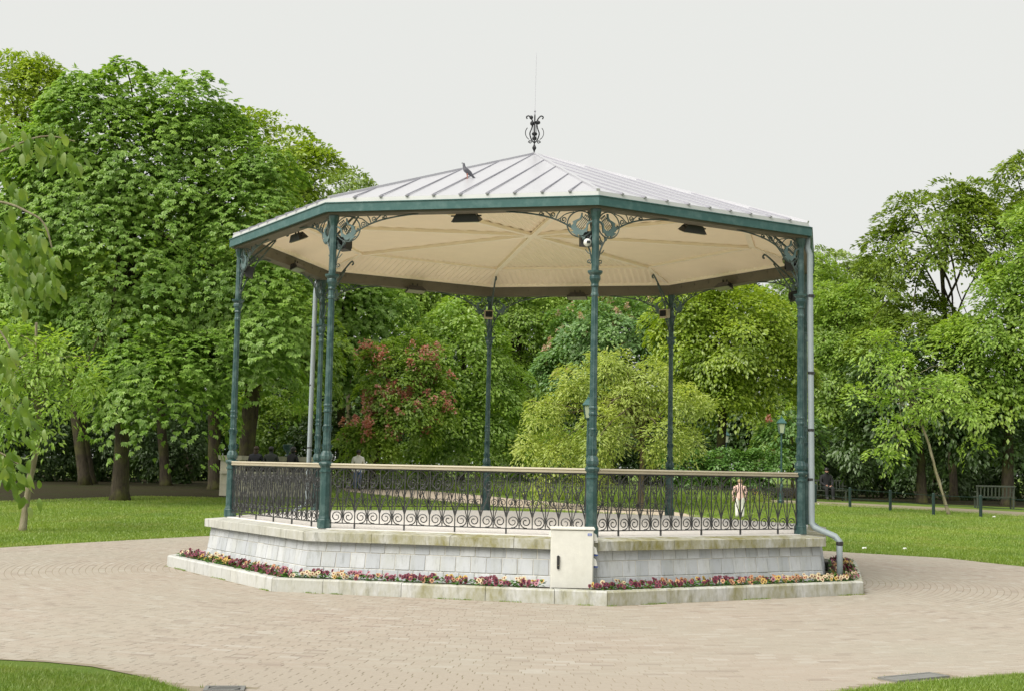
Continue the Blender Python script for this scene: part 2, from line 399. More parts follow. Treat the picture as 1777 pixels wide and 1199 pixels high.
for dx, dy, dw, dd, da in DR:
    q = mid - np.array([dx, dy]); qx = q[:, 0] * math.cos(da) + q[:, 1] * math.sin(da); qy = -q[:, 0] * math.sin(da) + q[:, 1] * math.cos(da)
    ok &= ~((np.abs(qx) < dw / 2 + .05) & (np.abs(qy) < dd / 2 + .03))
B = B[ok]; mid = mid[ok]; rel = rel[ok]
def brick_verts(Bk):
    g = .0021; r0 = Bk[:, 0] + g; r1 = Bk[:, 0] + PITCH - g; ga = g / Bk[:, 0]; a0 = Bk[:, 1] + ga; a1 = Bk[:, 1] + Bk[:, 2] - ga
    N = len(Bk); z = .0082 + rng.normal(0, .0004, N); tx = rng.normal(0, .0003, (N, 4))
    V = np.zeros((N, 8, 3))
    for i, (rr, aa) in enumerate(((r0, a0), (r1, a0), (r1, a1), (r0, a1))):
        V[:, i, 0] = rr * np.cos(aa); V[:, i, 1] = rr * np.sin(aa); V[:, i, 2] = .004
        s = .0025; rr2 = rr + (s if i in (0, 3) else -s); aa2 = aa + (s if i in (0, 1) else -s) / Bk[:, 0]
        V[:, i + 4, 0] = rr2 * np.cos(aa2); V[:, i + 4, 1] = rr2 * np.sin(aa2); V[:, i + 4, 2] = z + tx[:, i]
    return V
BF = np.array([[4, 5, 6, 7], [0, 1, 5, 4], [1, 2, 6, 5], [2, 3, 7, 6], [3, 0, 4, 7]])[:, ::-1]
infr = (np.abs(rel[:, 0] / rel[:, 1] + .0163) < .40) & (rel[:, 1] > 10.15)
order = np.where(infr)[0][np.argsort(rel[infr][:, 1])][:300]
BV = brick_verts(B)
sel = np.zeros(len(B), bool); sel[order] = True
for k in np.where(sel)[0]:
    c = BV[k].mean(0); c[2] = 0
    me = np_mesh('brick', BV[k] - c, BF, M['brick'], 4, True); obj('brick', me, None, pavement, tuple(c))
rest = BV[~sel]; N = len(rest)
F = (BF[None] + 8 * np.arange(N)[:, None, None]).reshape(-1, 4)
tag(obj('bricks', np_mesh('bricks', rest.reshape(-1, 3), F, M['brick'], 4, True), None, pavement), kind='stuff')
NBRICK = N

# drain covers
for i, (dx, dy, dw, dd, da) in enumerate(DR):
    t = empty('drain_cover', (dx, dy, 0), da, ['slotted cast iron drain grate beside the lower left lawn corner', 'long rectangular metal drain cover beside the lower right lawn'][i], 'drain')
    mb = MB(); hw, hd, fr = dw / 2, dd / 2, .03
    mb.box(-hw, hw, -hd, -hd + fr, .004, .024).box(-hw, hw, hd - fr, hd, .004, .024).box(-hw, -hw + fr, -hd + fr, hd - fr, .004, .024).box(hw - fr, hw, -hd + fr, hd - fr, .004, .024)
    mb.build('frame', M['grate'], t)
    if i == 0:
        MB().box(-hw + fr, hw - fr, -hd + fr, hd - fr, .002, .009).build('pit', M['dark'], t)
        for k in range(9):
            x = -hw + fr + .03 + k * (dw - 2 * fr - .06) / 8
            MB().bar((x - .05, -hd + fr, .016), (x + .05, hd - fr, .016), .026, .012).build('grate_bar', M['grate'], t)
    else:
        for k in range(2):
            x0 = -hw + fr + k * (dw / 2 - fr) + .004; MB().box(x0, x0 + dw / 2 - fr - .008, -hd + fr + .004, hd - fr - .004, .004, .021).build('plate', M['grate'], t)

# ------------------------------------------------------------------ the bandstand
T8 = math.tan(R(22.5)); TH = R(-124.87); C8 = math.cos(R(22.5))
RC, ZF, ZR, ZB, ZFT, RE, ZAP, RCAP, ZCAP, RK, ZK = 4.925, .818, 1.718, 5.235, 5.372, 5.103, 7.11, 5.325, .78, 5.89, .188
va = [TH + i * math.pi / 4 for i in range(8)]
sm = [a + math.pi / 8 for a in va]
SIDE = ['front', 'right front', 'right', 'right rear', 'rear', 'left rear', 'left', 'left front']
stand = empty('bandstand', (0, 0, 0), 0, 'octagonal green iron bandstand with zinc roof on a stone plinth', 'bandstand')
def oct_seg(profile, f0=-1.0, f1=1.0, g=0.0, mb=None):    # mitred prism along one side; local y is inward
    mb = mb or MB()
    P = lambda f, s: [(f * a * T8 + s, -a, z) for a, z in profile]
    return mb.prism(P(f0, g), P(f1, -g))
def side_obj(name, mbmesh, i, mat, parent=stand): return obj(name, mbmesh, mat, parent, None, sm[i] + math.pi / 2)

# plinth core and stones
core = MB()
ZB0, ZW1 = 0.02, .655
ap = lambda rr: rr * C8
def ringpts(rr, z): return [(rr * math.cos(a), rr * math.sin(a), z) for a in va]
core.prism(ringpts(5.306, 0.0), ringpts(5.203, ZW1 + .03))
plinth = core.build('plinth_wall', M['mortar'], stand)
def wall_pt(frac, s): # s: height 0..1 along battered wall (outer stone face)
    a = ap(5.315) + (ap(5.215) - ap(5.315)) * s; return frac * a * T8, -a, ZB0 + (ZW1 - ZB0) * s
rows = [(0.0, .13), (.13, .45), (.45, .78), (.78, 1.0)]
rest_mb = MB()
for i in range(8):
    vis = i in (0, 1, 7, 2)
    for rI, (s0, s1) in enumerate(rows):
        nn = 19; offs = np.linspace(-1, 1, nn + 1); sh = (.5 / nn * (rI % 2) + random.uniform(-.01, .01))
        cut = [-1] + [x + sh for x in offs[1:-1]] + [1]
        for k in range(nn):
            a, b = cut[k], cut[k + 1]
            if vis and rI == 0: pass
            gx, gs = .0022, .007
            mb = MB() if vis and rI > 0 else rest_mb
            j = lambda: random.uniform(-.0012, .0012)
            out = random.uniform(-.003, .006)
            q = [wall_pt(a + gx + j(), s0 + gs), wall_pt(b - gx + j(), s0 + gs), wall_pt(b - gx + j(), s1 - gs), wall_pt(a + gx + j(), s1 - gs)]
            back = [(x, y + .035, z) for x, y, z in q]
            ch = .004; cx = sum(p[0] for p in q) / 4; cz = sum(p[2] for p in q) / 4
            mid_ = [(x, y + .006 - out, z) for x, y, z in q]
            fr = [(cx + (x - cx) * .955, y - out, cz + (z - cz) * .95) for x, y, z in q]
            if mb is rest_mb:
                rot = Matrix.Rotation(sm[i] + math.pi / 2, 3, 'Z'); tr = lambda L_: [tuple(rot @ Vector(p)) for p in L_]
                mb.prism(tr(back), tr(mid_)); mb.prism(tr(mid_), tr(fr))
            else:
                mb.prism(back, mid_); b0 = len(mb.v); mb.prism(mid_, fr); side_obj('stone_block', mb.mesh('stone_block'), i, M['stone'], plinth)
tag(rest_mb.build('stone_blocks', M['stone'], plinth), kind='stuff')
# coping
acap = ap(RCAP); prof = [(acap, .655), (acap + .0, ZCAP - .006), (acap - .012, ZCAP), (ap(5.0), ZF - .012), (ap(4.9), ZF - .012), (ap(4.9), .655)]
jt = {0: [-1, -.52, .02, .45, 1], 1: [-1, -.38, .10, .55, .80, 1], 7: [-1, -.70, -.30, .30, 1]}
for i in range(8):
    cut = jt.get(i, [-1, -.5, 0, .5, 1])
    for a, b in zip(cut[:-1], cut[1:]):
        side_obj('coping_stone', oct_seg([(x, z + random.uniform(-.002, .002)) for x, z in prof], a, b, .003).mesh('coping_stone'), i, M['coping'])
fl = MB(); fl.prism(ringpts(4.995, .66), ringpts(4.995, ZF)); fl.build('floor_slab', M['floor'], stand)

# columns
def column_mesh():
    parts = {}
    parts['column_base'] = MB().lathe([(.098, 0), (.098, .115), (.090, .125), (.090, .135)], 8)
    parts['pedestal'] = MB().lathe([(.082, .135), (.076, .17), (.074, .76), (.086, .775), (.086, .80), (.074, .81), (.076, .84), (.098, .875), (.104, .895), (.098, .915), (.07, .925)], 8)
    parts['shaft'] = MB().lathe([(.062, .92), (.085, .96), (.088, 1.0), (.075, 1.045), (.056, 1.07), (.060, 1.10), (.057, 1.16), (.054, 1.40), (.060, 1.42), (.052, 1.44), (.052, 1.60), (.062, 1.615), (.062, 1.635), (.054, 1.65), (.054, 1.69), (.062, 1.70), (.062, 1.715),
                                  (.052, 1.73), (.045, 3.20), (.056, 3.21), (.056, 3.235), (.046, 3.25), (.045, 3.34)], 20, flute=.09)
    parts['capital'] = MB().lathe([(.050, 3.33), (.060, 3.345), (.052, 3.37), (.060, 3.40), (.080, 3.44), (.078, 3.47), (.070, 3.49), (.105, 3.525), (.108, 3.55), (.050, 3.555)], 12, flute=.05)
    parts['post'] = MB().lathe([(.052, 3.55), (.052, 3.62), (.050, 4.25), (.075, 4.36), (.075, 4.425)], 8)
    return {k: v.mesh(k, False) for k, v in parts.items()}
CM = column_mesh()
leaf = MB()                                    # cast leaves low on the shaft
for k in range(6):
    a = k * math.pi / 3
    for z in (1.09, 1.34): leaf.bar((.054 * math.cos(a), .054 * math.sin(a), z), (.068 * math.cos(a), .068 * math.sin(a), z + .07), .03, .012)
LEAF = leaf.mesh('cast_leaves')
for i in range(8):
    p = (RC * math.cos(va[i]), RC * math.sin(va[i]), ZF)
    c = obj('column', CM['shaft'], M['green'], stand, p, va[i] + R(22.5))
    for nme in ('column_base', 'pedestal', 'capital', 'post'):
        o = obj(nme, CM[nme], M['green'], c)
    obj('cast_leaves', LEAF, M['green'], c)

# railings
def spiral(cx, cz, r0, r1, a0, turns, n=22):
    out = []
    for k in range(n + 1):
        t = k / n; a = a0 + turns * 2 * math.pi * t; r_ = r0 + (r1 - r0) * t ** .85; out.append((cx + r_ * math.cos(a), cz + r_ * math.sin(a)))
    return out
YS = -ap(RC)
half = RC * math.sin(R(22.5)) - .085
NC = 20; PC = 2 * half / NC; H0, H1 = ZF + .075, ZR - .075
def xz(pts, x, flip=1): return [(x + flip * p[0], YS, H0 + p[1]) for p in pts]
up_m = MB().bar((0, YS, H0), (0, YS, H1), .0125, .0125, (0, 1, 0)).mesh('upright')
def unit_scroll_low():
    mb = MB(); c = PC / 2; rr = PC / 2 - .006
    for f_ in (1, -1):
        # C scroll in the cell beside the centre bar: spiral eye, over the top, down round to the rail
        sp = spiral(c, rr + .006, .016, rr, R(60), 1.62, 24)
        mb.tube(xz(sp, 0, f_), .0078, 4)
        mb.tube(xz([(PC - .004, .17), (PC - .03, .27), (c + .012, .34)], 0, f_), .006, 4)
    mb.ball((0, YS, H0 + .10), .013, 4).ball((0, YS, H0 + .045), .012, 4)
    return mb.mesh('scroll')
def unit_brace():
    mb = MB()
    for f_ in (1, -1):
        mb.tube(xz([(.004, .10), (.045, .25), (.088, .42), (.110, .52), (.105, .58)], 0, f_), .0065, 4)
        mb.tube(xz([(PC - .004, .15), (PC - .05, .30), (.085, .42), (.052, .52), (.030, .57)], 0, f_), .0065, 4)
        mb.tube(xz(spiral(.055, .445, .008, .026, 0, 1.2, 10), 0, f_), .004, 4)
    mb.ball((0, YS, H0 + .58), .015, 4)
    return mb.mesh('brace')
def unit_scroll_top():
    mb = MB(); zt = H1 - H0
    for f_ in (1, -1):
        mb.tube(xz([(.012, zt - .005), (.075, zt - .03), (.130, zt - .085), (.150, zt - .15), (.135, zt - .21), (.09, zt - .25), (.04, zt - .235)], 0, f_), .0075, 4)
        mb.tube(xz(spiral(.065, zt - .155, .010, .042, R(200), 1.5, 14), 0, f_), .0055, 4)
        mb.tube(xz([(.107, zt - .165), (.085, zt - .205), (.03, zt - .27)], 0, f_), .0055, 4)
    mb.ball((0, YS, H0 + zt - .17), .016, 4)
    return mb.mesh('scroll_crest')
US, UB, UT = unit_scroll_low(), unit_brace(), unit_scroll_top()
hr = oct_seg([(ap(RC) + .034, ZR - .062), (ap(RC) + .040, ZR - .040), (ap(RC) + .028, ZR - .034), (ap(RC) + .046, ZR - .018), (ap(RC) + .040, ZR), (ap(RC) - .040, ZR), (ap(RC) - .046, ZR - .018), (ap(RC) - .028, ZR - .034), (ap(RC) - .040, ZR - .040), (ap(RC) - .034, ZR - .062)], -.955, .955).mesh('handrail')
tr_ = MB().bar((-half, YS, H1 + .004), (half, YS, H1 + .004), .022, .02).mesh('top_rail'); br_ = MB().bar((-half, YS, H0), (half, YS, H0), .020, .014).mesh('bottom_rail')
foot = MB().bar((0, YS, ZF), (0, YS, H0 - .004), .02, .02, (0, 1, 0)).mesh('rail_foot')
for i in range(8):
    if i == 3: continue                            # the opening for the steps, at the back right
    rl = side_obj('railing', br_, i, M['iron'])
    obj('handrail', hr, M['rail'], rl); obj('top_rail', tr_, M['iron'], rl)
    for k in range(NC + 1):
        obj('upright', up_m, M['iron'], rl, (-half + k * PC, 0, 0))
    for k in range(0, NC, 2):
        x = -half + (k + 1) * PC
        obj('scroll', US, M['iron'], rl, (x, 0, 0)); obj('brace', UB, M['iron'], rl, (x, 0, 0)); obj('scroll_crest', UT, M['iron'], rl, (x, 0, 0))
    for k in (2, 6, 10, 14, 18): obj('rail_foot', foot, M['iron'], rl, (-half + k * PC, 0, 0))

# beam, fascia, flashing
ab = ap(RC)
beam = oct_seg([(ab + .10, ZB - .02), (ab + .10, ZB + .10), (ab - .11, ZB + .22), (ab - .11, ZB - .02)]).mesh('beam')
fas = oct_seg([(ap(RE) - .06, ZB + .012), (ap(RE), ZB + .005), (ap(RE), ZFT - .012), (ap(RE) + .012, ZFT - .012), (ap(RE) + .012, ZFT), (ap(RE) - .06, ZFT)]).mesh('fascia')
sof = oct_seg([(ab + .102, ZB + .03), (ap(RE) - .062, ZB + .03), (ap(RE) - .062, ZB + .05), (ab + .102, ZB + .05)]).mesh('soffit')
fls = oct_seg([(ap(RE) - .10, ZFT + .003), (ap(RE) - .035, ZFT + .003), (ap(RE) - .045, ZFT + .065), (ap(RE) - .10, ZFT + .075)]).mesh('flashing')
ros = MB().lathe([(.022, 0), (.022, .008), (.008, .014)], 8).mesh('rosette')
for i in range(8):
    bmo = side_obj('beam', beam, i, M['beam']); side_obj('fascia', fas, i, M['fascia']); side_obj('soffit', sof, i, M['beam']); side_obj('flashing', fls, i, M['flash'])
    for k in range(8):
        o = obj('rosette', ros, M['beam'], bmo, (-1.45 + k * .414, -ab + .111, ZB + .10)); o.rotation_euler = (R(-90), 0, 0)

# ceiling: steep boarded cove, flat boarded middle, ribs
RCV0, ZCV0, RCV1, ZCV1, ZCC = RC - .11 / C8 - .012, ZB + .215, 3.95, 5.70, 5.735
def boarded(a0, z0, a1, z1, pitch, apex=False):
    mb = MB(); w0 = a0 * T8; n = int(2 * w0 / pitch); 
    sl_ = Vector((0, a0 - a1, z1 - z0)).normalized(); nrm = Vector((0, -sl_.z, sl_.y)) ; nrm = Vector((0, sl_.z, -sl_.y))
    for k in range(n):
        x0, x1 = -w0 + 2 * w0 * k / n, -w0 + 2 * w0 * (k + 1) / n; xm = (x0 + x1) / 2
        def top(x):
            a = max(a1, abs(x) / T8); t = (a0 - a) / (a0 - a1); return (x, -a, z0 + (z1 - z0) * t)
        def off(p, h): return (p[0], p[1] + nrm.y * h, p[2] + nrm.z * h)
        b0, b1, bm_ = (x0, -a0, z0), (x1, -a0, z0), (xm, -a0, z0)
        t0, t1, tm = top(x0), top(x1), top(xm)
        h = .026
        mb.poly([b0, t0, off(tm, h), off(bm_, h)]); mb.poly([off(bm_, h), off(tm, h), t1, b1])
    return mb
cove = boarded(ap(RCV0), ZCV0, ap(RCV1), ZCV1, .115).mesh('ceiling_cove'); inner = boarded(ap(RCV1), ZCV1, .001, ZCC, .115).mesh('ceiling_panel')
mould = oct_seg([(ap(RCV0) + .005, ZCV0 - .05), (ap(RCV0) + .005, ZCV0 + .01), (ap(RCV0) - .05, ZCV0 + .035), (ap(RCV0) - .03, ZCV0 - .05)]).mesh('cornice')
ringr = oct_seg([(ap(RCV1) + .05, ZCV1 - .060), (ap(RCV1) + .05, ZCV1 - .020), (ap(RCV1) - .05, ZCV1 - .012), (ap(RCV1) - .05, ZCV1 - .060)]).mesh('ceiling_rib')
for i in range(8):
    side_obj('ceiling_cove', cove, i, M['ceil']); side_obj('ceiling_panel', inner, i, M['ceil']); side_obj('cornice', mould, i, M['rib']); side_obj('ceiling_rib', ringr, i, M['rib'])
rib1 = MB().bar((0, -RCV1 + .02, ZCV1 - .050), (0, -.06, ZCC - .048), .09, .052).mesh('ceiling_rib'); rib2 = MB().bar((0, -RCV0 + .04, ZCV0 - .002), (0, -RCV1 - .04, ZCV1 - .035), .07, .05).mesh('ceiling_rib')
for i in range(8):
    obj('ceiling_rib', rib1, M['rib'], stand, None, va[i] + math.pi / 2); obj('ceiling_rib', rib2, M['rib'], stand, None, va[i] + math.pi / 2)
MB().lathe([(.16, -.075), (.16, -.03), (.05, -.02)], 8, (0, 0, ZCC)).build('ceiling_boss', M['rib'], stand)

# roof: zinc sheets between standing seams
aE = ap(RE) - .06; ZE = ZFT + .075
zr = lambda a: ZE + (ZAP - ZE) * (aE - a) / aE
deck = MB()
for i in range(8):
    rot = Matrix.Rotation(sm[i] + math.pi / 2, 3, 'Z'); q = [(-aE * T8, -aE), (aE * T8, -aE), (.008, -.02), (-.008, -.02)]
    deck.prism([tuple(rot @ Vector((x, y, zr(-y) - .055))) for x, y in q], [tuple(rot @ Vector((x, y, zr(-y) - .030))) for x, y in q])
roof = deck.build('roof', M['flash'], stand)
NS = 10; wE = aE * T8; cuts = [-wE + 2 * wE * k / NS for k in range(NS + 1)]
sheets = []; seams = []
for k in range(NS):
    x0, x1 = cuts[k], cuts[k + 1]; g = .004
    pts = [(x0 + g, aE), (x1 - g, aE)]
    hip = lambda x: max(abs(x) / T8 + .004, .03)
    pts.append((x1 - g, hip(x1 - g)));
    if x0 < -1e-6 and x1 > 1e-6: pts.append((0, .03))
    pts.append((x0 + g, hip(x0 + g)))
    if abs(pts[2][1] - aE) < .01 and len(pts) == 4 and k == NS - 1: pts.pop(2)
    bot = [(x, -a, zr(a) - .028) for x, a in pts]; top = [(x, -a, zr(a) + .0) for x, a in pts]
    sheets.append(MB().prism(bot, top).mesh('roof_sheet'))
for k in range(1, NS):
    x = cuts[k]; a1 = abs(x) / T8 + .03
    mb = MB(); mb.bar((x, -aE - .03, zr(aE) + .010), (x, -a1, zr(a1) + .006), .008, .018); mb.bar((x, -aE - .045, zr(aE) - .006), (x, -aE + .05, zr(aE - .05) + .012), .036, .02)
    seams.append(mb.mesh('seam'))
hipm = MB().bar((0, -aE / C8 - .01, ZE + .010), (0, -.02, ZAP + .004), .05, .035).mesh('hip_cap')
for i in range(8):
    for s_ in sheets: side_obj('roof_sheet', s_, i, M['zinc'], roof)
    for s_ in seams: side_obj('seam', s_, i, M['seam'], roof)
    obj('hip_cap', hipm, M['zinc'], roof, None, va[i] + math.pi / 2)

# lyre brackets under the beam
def arc(cx, cz, r_, a0, a1, n=20): return [(cx + r_ * math.cos(a0 + (a1 - a0) * k / n), cz + r_ * math.sin(a0 + (a1 - a0) * k / n)) for k in range(n + 1)]
def smooth(pts, n=6):
    out = []; P = [pts[0]] + list(pts) + [pts[-1]]
    for i in range(1, len(P) - 2):
        for k in range(n):
            t = k / n; p0, p1, p2, p3 = P[i - 1], P[i], P[i + 1], P[i + 2]
            out.append(tuple(.5 * (2 * p1[d] + (p2[d] - p0[d]) * t + (2 * p0[d] - 5 * p1[d] + 4 * p2[d] - p3[d]) * t * t + (3 * p1[d] - p0[d] - 3 * p2[d] + p3[d]) * t ** 3) for d in range(len(p1))))
    out.append(pts[-1]); return out
def bracket_meshes(sg):
    f3 = lambda pts: [(sg * p[0], 0, p[1]) for p in pts]
    A = MB(); A.tube(f3(smooth([(.045, -.74), (.06, -.64), (.105, -.50), (.22, -.34), (.42, -.195), (.66, -.095), (.95, -.035), (1.25, -.004)], 5)), .012, 5)
    A.tube(f3(spiral(.085, -.72, .008, .035, R(180), 1.2, 10)), .008, 4)
    r1 = MB(); r1.tube(f3(arc(.215, -.20, .180, 0, 2 * math.pi, 26)), .0095, 4, False)
    scr = []
    for cx, cz, ra, a0, tn in ((.445, -.135, .048, R(200), 1.5), (.60, -.062, .042, R(200), 1.5), (.76, -.046, .036, R(-20), -1.5), (.09, -.45, .035, R(120), 1.4), (.16, -.40, .025, R(30), 1.3), (.36, -.215, .022, R(10), 1.3)):
        scr.append(('scroll', MB().tube(f3(spiral(cx, cz, .006, ra, a0, tn, 16)), .0085, 4)))
    for pts_, r_ in ((smooth([(.30, -.03), (.42, -.06), (.52, -.13), (.60, -.118)], 5), .009), (smooth([(.60, -.118), (.645, -.06), (.70, -.012)], 4), .009), (smooth([(.56, -.135), (.53, -.06), (.50, -.02)], 4), .008), (smooth([(.06, -.36), (.085, -.42), (.10, -.50)], 4), .009), ([(.055, -.62), (.10, -.60), (.14, -.55)], .007)):
        scr.append(('stem', MB().tube(f3(pts_), r_, 4)))
    # lyre: flat body with two horns, cross bar, strings; axis from lower outside to upper inside
    Ly = MB(); ax = Vector((-.60, .80)).normalized(); px = Vector((ax.y, -ax.x)); o0 = Vector((.275, -.315))
    W_ = lambda s_, t_: tuple(o0 + px * s_ + ax * t_)
    def slab(poly, th=.014): Ly.prism([(sg * q[0], -th, q[1]) for q in poly], [(sg * q[0], th, q[1]) for q in poly])
    for e in (1, -1):
        horn = [(.0, .0), (.07 * e, .0), (.105 * e, .03), (.100 * e, .075), (.125 * e, .095), (.100 * e, .14), (.075 * e, .18), (.078 * e, .22), (.100 * e, .255), (.088 * e, .27), (.056 * e, .225), (.052 * e, .18), (.075 * e, .13), (.065 * e, .09), (.030 * e, .065), (0, .07)]
        for a_, b_, c_, d_ in ((0, 1, 14, 15), (1, 2, 3, 14), (3, 4, 5, 13), (3, 13, 14, 14), (5, 6, 11, 12), (5, 12, 13, 13), (6, 7, 10, 11), (7, 8, 9, 10)):
            ids = [a_, b_, c_] + ([d_] if d_ != c_ else []); slab([W_(*horn[q]) for q in ids])
    slab([W_(-.06, -.03), W_(.06, -.03), W_(.03, 0.002), W_(-.03, .002)])
    St = MB()
    for k in range(4):
        s_ = -.036 + k * .024; St.tube([(sg * q[0], 0, q[1]) for q in (W_(s_, .055), W_(s_, .262))], .0055, 4); q = W_(s_, .27); St.ball((sg * q[0], 0, q[1]), .012, 4)
    q0, q1 = W_(-.085, .225), W_(.085, .225); St.tube([(sg * q0[0], 0, q0[1]), (sg * q1[0], 0, q1[1])], .008, 4)
    return [(n_, b_.mesh(n_)) for n_, b_ in [('arch_bar', A), ('ring', r1), ('lyre', Ly), ('strings', St)] + scr]
BK = {s_: bracket_meshes(s_) for s_ in (1, -1)}
colx = RC * math.sin(R(22.5))
for i in range(8):
    for sg in (1, -1):
        rt_ = side_obj('bracket', BK[sg][0][1], i, M['bracket'])
        rot = Matrix.Rotation(sm[i] + math.pi / 2, 3, 'Z'); rt_.location = rot @ Vector((-sg * colx, -ab, ZB - .02))
        for nme, me in BK[sg][1:]: obj(nme, me, M['lyre'] if nme == 'lyre' else M['bracket'], rt_)
ib = MB(); f4 = lambda pts: [(0, p[0], p[1]) for p in pts]     # bracket reaching in under the ceiling rib
ib.tube(f4(smooth([(.04, -.30), (.18, -.16), (.42, .06), (.70, .30), (.76, .31), (.775, .27), (.745, .255)], 5)), .017, 5)
ib.tube(f4(smooth([(.045, -.72), (.12, -.52), (.26, -.26), (.42, -.04), (.58, .17)], 5)), .013, 5)
ib.tube([(0, p[0], p[1]) for p in spiral(.11, -.32, .01, .06, 0, 1.5, 14)], .009, 4)
ib.tube([(0, p[0], p[1]) for p in spiral(.24, -.17, .008, .04, 0, 1.5, 14)], .008, 4)
IBM = ib.mesh('inner_bracket')
for i in range(8): obj('inner_bracket', IBM, M['bracket'], stand, (RC * math.cos(va[i]), RC * math.sin(va[i]), ZB - .02), va[i] + math.pi / 2)

# finial: iron lyre with a lightning rod
fin = MB(); fin.lathe([(.02, -.02), (.02, .03), (.012, .05), (.045, .12), (.012, .19), (.016, .22)], 8, (0, 0, ZAP)); fo = fin.build('finial', M['finial'], stand)
fb = MB()
for e in (1, -1):
    for rot_ in (0, 1):
        P3 = lambda pts: [(e * p[0], 0, ZAP + p[1]) if not rot_ else (0, e * p[0], ZAP + p[1]) for p in pts]
        k = 1.0 if not rot_ else .6
        fb.tube(P3(smooth([(.0, .22), (.05 * k, .27), (.085 * k, .36), (.09 * k, .42), (.06 * k, .50), (.045 * k, .58), (.05 * k, .66)], 4)), .013, 5)
        fb.tube(P3(smooth([(.045 * k, .66), (.07 * k, .71), (.12 * k, .76), (.165 * k, .74), (.15 * k, .70)], 4)), .014, 5)
        fb.tube(P3(arc(0.03 * k, .42, .15 * k, R(-60), R(42), 12)), .009, 4)
        fb.tube(P3(spiral(.085 * k, .235, .008, .035, R(90), -1.3, 12)), .009, 4)
fb.build('finial_lyre', M['finial'], fo, True)
fc = MB()
for x in (-.03, -.01, .012, .033): fc.tube([(x, 0, ZAP + .3), (x, 0, ZAP + .66)], .0055, 4)
fc.ball((0, 0, ZAP + .40), .06, 6, (1, 1, .6)).ball((0, 0, ZAP + .31), .05, 6, (1, 1, .8)).ball((.06, 0, ZAP + .63), .055, 6, (1, 1, .7)).ball((-.05, 0, ZAP + .61), .045, 6).ball((-.07, 0, ZAP + .73), .04, 6)
fc.build('finial_strings', M['finial'], fo)
MB().tube([(0, 0, ZAP + .2), (0, 0, ZAP + .84)], .011, 6).ball((0, 0, ZAP + .86), .022, 6).tube([(0, 0, ZAP + .86), (.008, 0, ZAP + 2.05)], .0045, 4).build('lightning_rod', M['seam'], fo)

fo.scale = (.88, .88, .88); fo.location.z = ZAP * .12
# downpipes
def vtx(i, rr, z, da=0.0): return Vector((rr * math.cos(va[i] + da), rr * math.sin(va[i] + da), z))
dp = MB(); dq = .020
tops = [vtx(2, 4.99, ZB + .03, dq), vtx(2, 4.99, ZB - .15, dq), vtx(2, 5.03, ZB - .25, dq), vtx(2, 5.06, 1.2, dq), vtx(2, 5.06, .98, dq), vtx(2, 5.10, .92, dq), vtx(2, 5.40, .80, dq + .012), vtx(2, 5.46, .74, dq + .012), vtx(2, 5.47, .10, dq + .012)]
dp.tube(tops, .045, 12); d0 = dp.build('downpipe', M['pipe'], stand, True)
col_ = MB()
for z in (4.35, 3.2, 2.35, 1.62): c = vtx(2, 5.05, z, dq); col_.lathe([(.047, -.02), (.051, -.018), (.051, .018), (.047, .02)], 12, c)
col_.lathe([(.047, -.03), (.052, -.02), (.052, .02), (.047, .03)], 12, vtx(2, 5.465, .70, dq + .012)); col_.build('pipe_collar', M['black'], d0)
dp = MB(); dq = .012
dp.tube([vtx(6, 5.02, ZB + .03, dq), vtx(6, 5.06, ZB - .25, dq), vtx(6, 5.09, .95, dq), vtx(6, 5.45, .78, dq), vtx(6, 5.47, .1, dq)], .045, 12); d1 = dp.build('downpipe', M['pipe'], stand, True)
col_ = MB()
for z in (4.3, 3.2, 2.0): col_.lathe([(.047, -.012), (.05, -.012), (.05, .012), (.047, .012)], 12, vtx(6, 5.083, z, dq))
col_.build('pipe_collar', M['black'], d1)

# tubular frame of the folding steps at the back right edge
ms = empty('metal_steps', (0, 0, 0), sm[2] + math.pi / 2, 'small grey metal frame of folded steps behind the right corner of the plinth', 'steps')
for x in (-1.62, -1.32):
    MB().bar((x, -4.72, .99), (x, -5.10, .70), .035, .022).build('side_rail', M['pipe'], ms); MB().bar((x, -5.10, .69), (x, -5.12, .16), .022, .022, (1, 0, 0)).build('leg', M['black'], ms)
for t in (.12, .42, .72): MB().bar((-1.60, -4.72 - .38 * t, .985 - .29 * t), (-1.34, -4.72 - .38 * t, .985 - .29 * t), .02, .014).build('rung', M['pipe'], ms)

# kerb of the flower bed
kerb = empty('flower_bed_kerb', (0, 0, 0), 0, 'low pale stone kerb around the flower bed at the foot of the bandstand', 'kerb')
kp = [(ap(RK), 0), (ap(RK), ZK - .02), (ap(RK) - .018, ZK), (ap(RK) - .13, ZK), (ap(RK) - .13, 0)]
kj = {0: [-1, -.68, -.20, .30, .70, 1], 1: [-1, .02, 1], 7: [-1, -.35, .30, 1]}
for i in range(8):
    cut = kj.get(i, [-1, -.3, .4, 1])
    for a, b in zip(cut[:-1], cut[1:]):
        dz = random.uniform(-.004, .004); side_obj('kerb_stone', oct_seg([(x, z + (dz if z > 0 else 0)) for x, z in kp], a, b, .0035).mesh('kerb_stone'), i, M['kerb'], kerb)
so_ = MB()
for i in range(8):
    rot = Matrix.Rotation(sm[i] + math.pi / 2, 3, 'Z')
    P = [(f_ * a * T8, -a, z) for f_, a, z in ((-1, ap(RK) - .132, .13), (1, ap(RK) - .132, .13), (1, ap(5.36), .17), (-1, ap(5.36), .17))]
    so_.poly([tuple(rot @ Vector(p)) for p in P])
tag(so_.build('bed_soil', M['soil'], None), kind='structure')

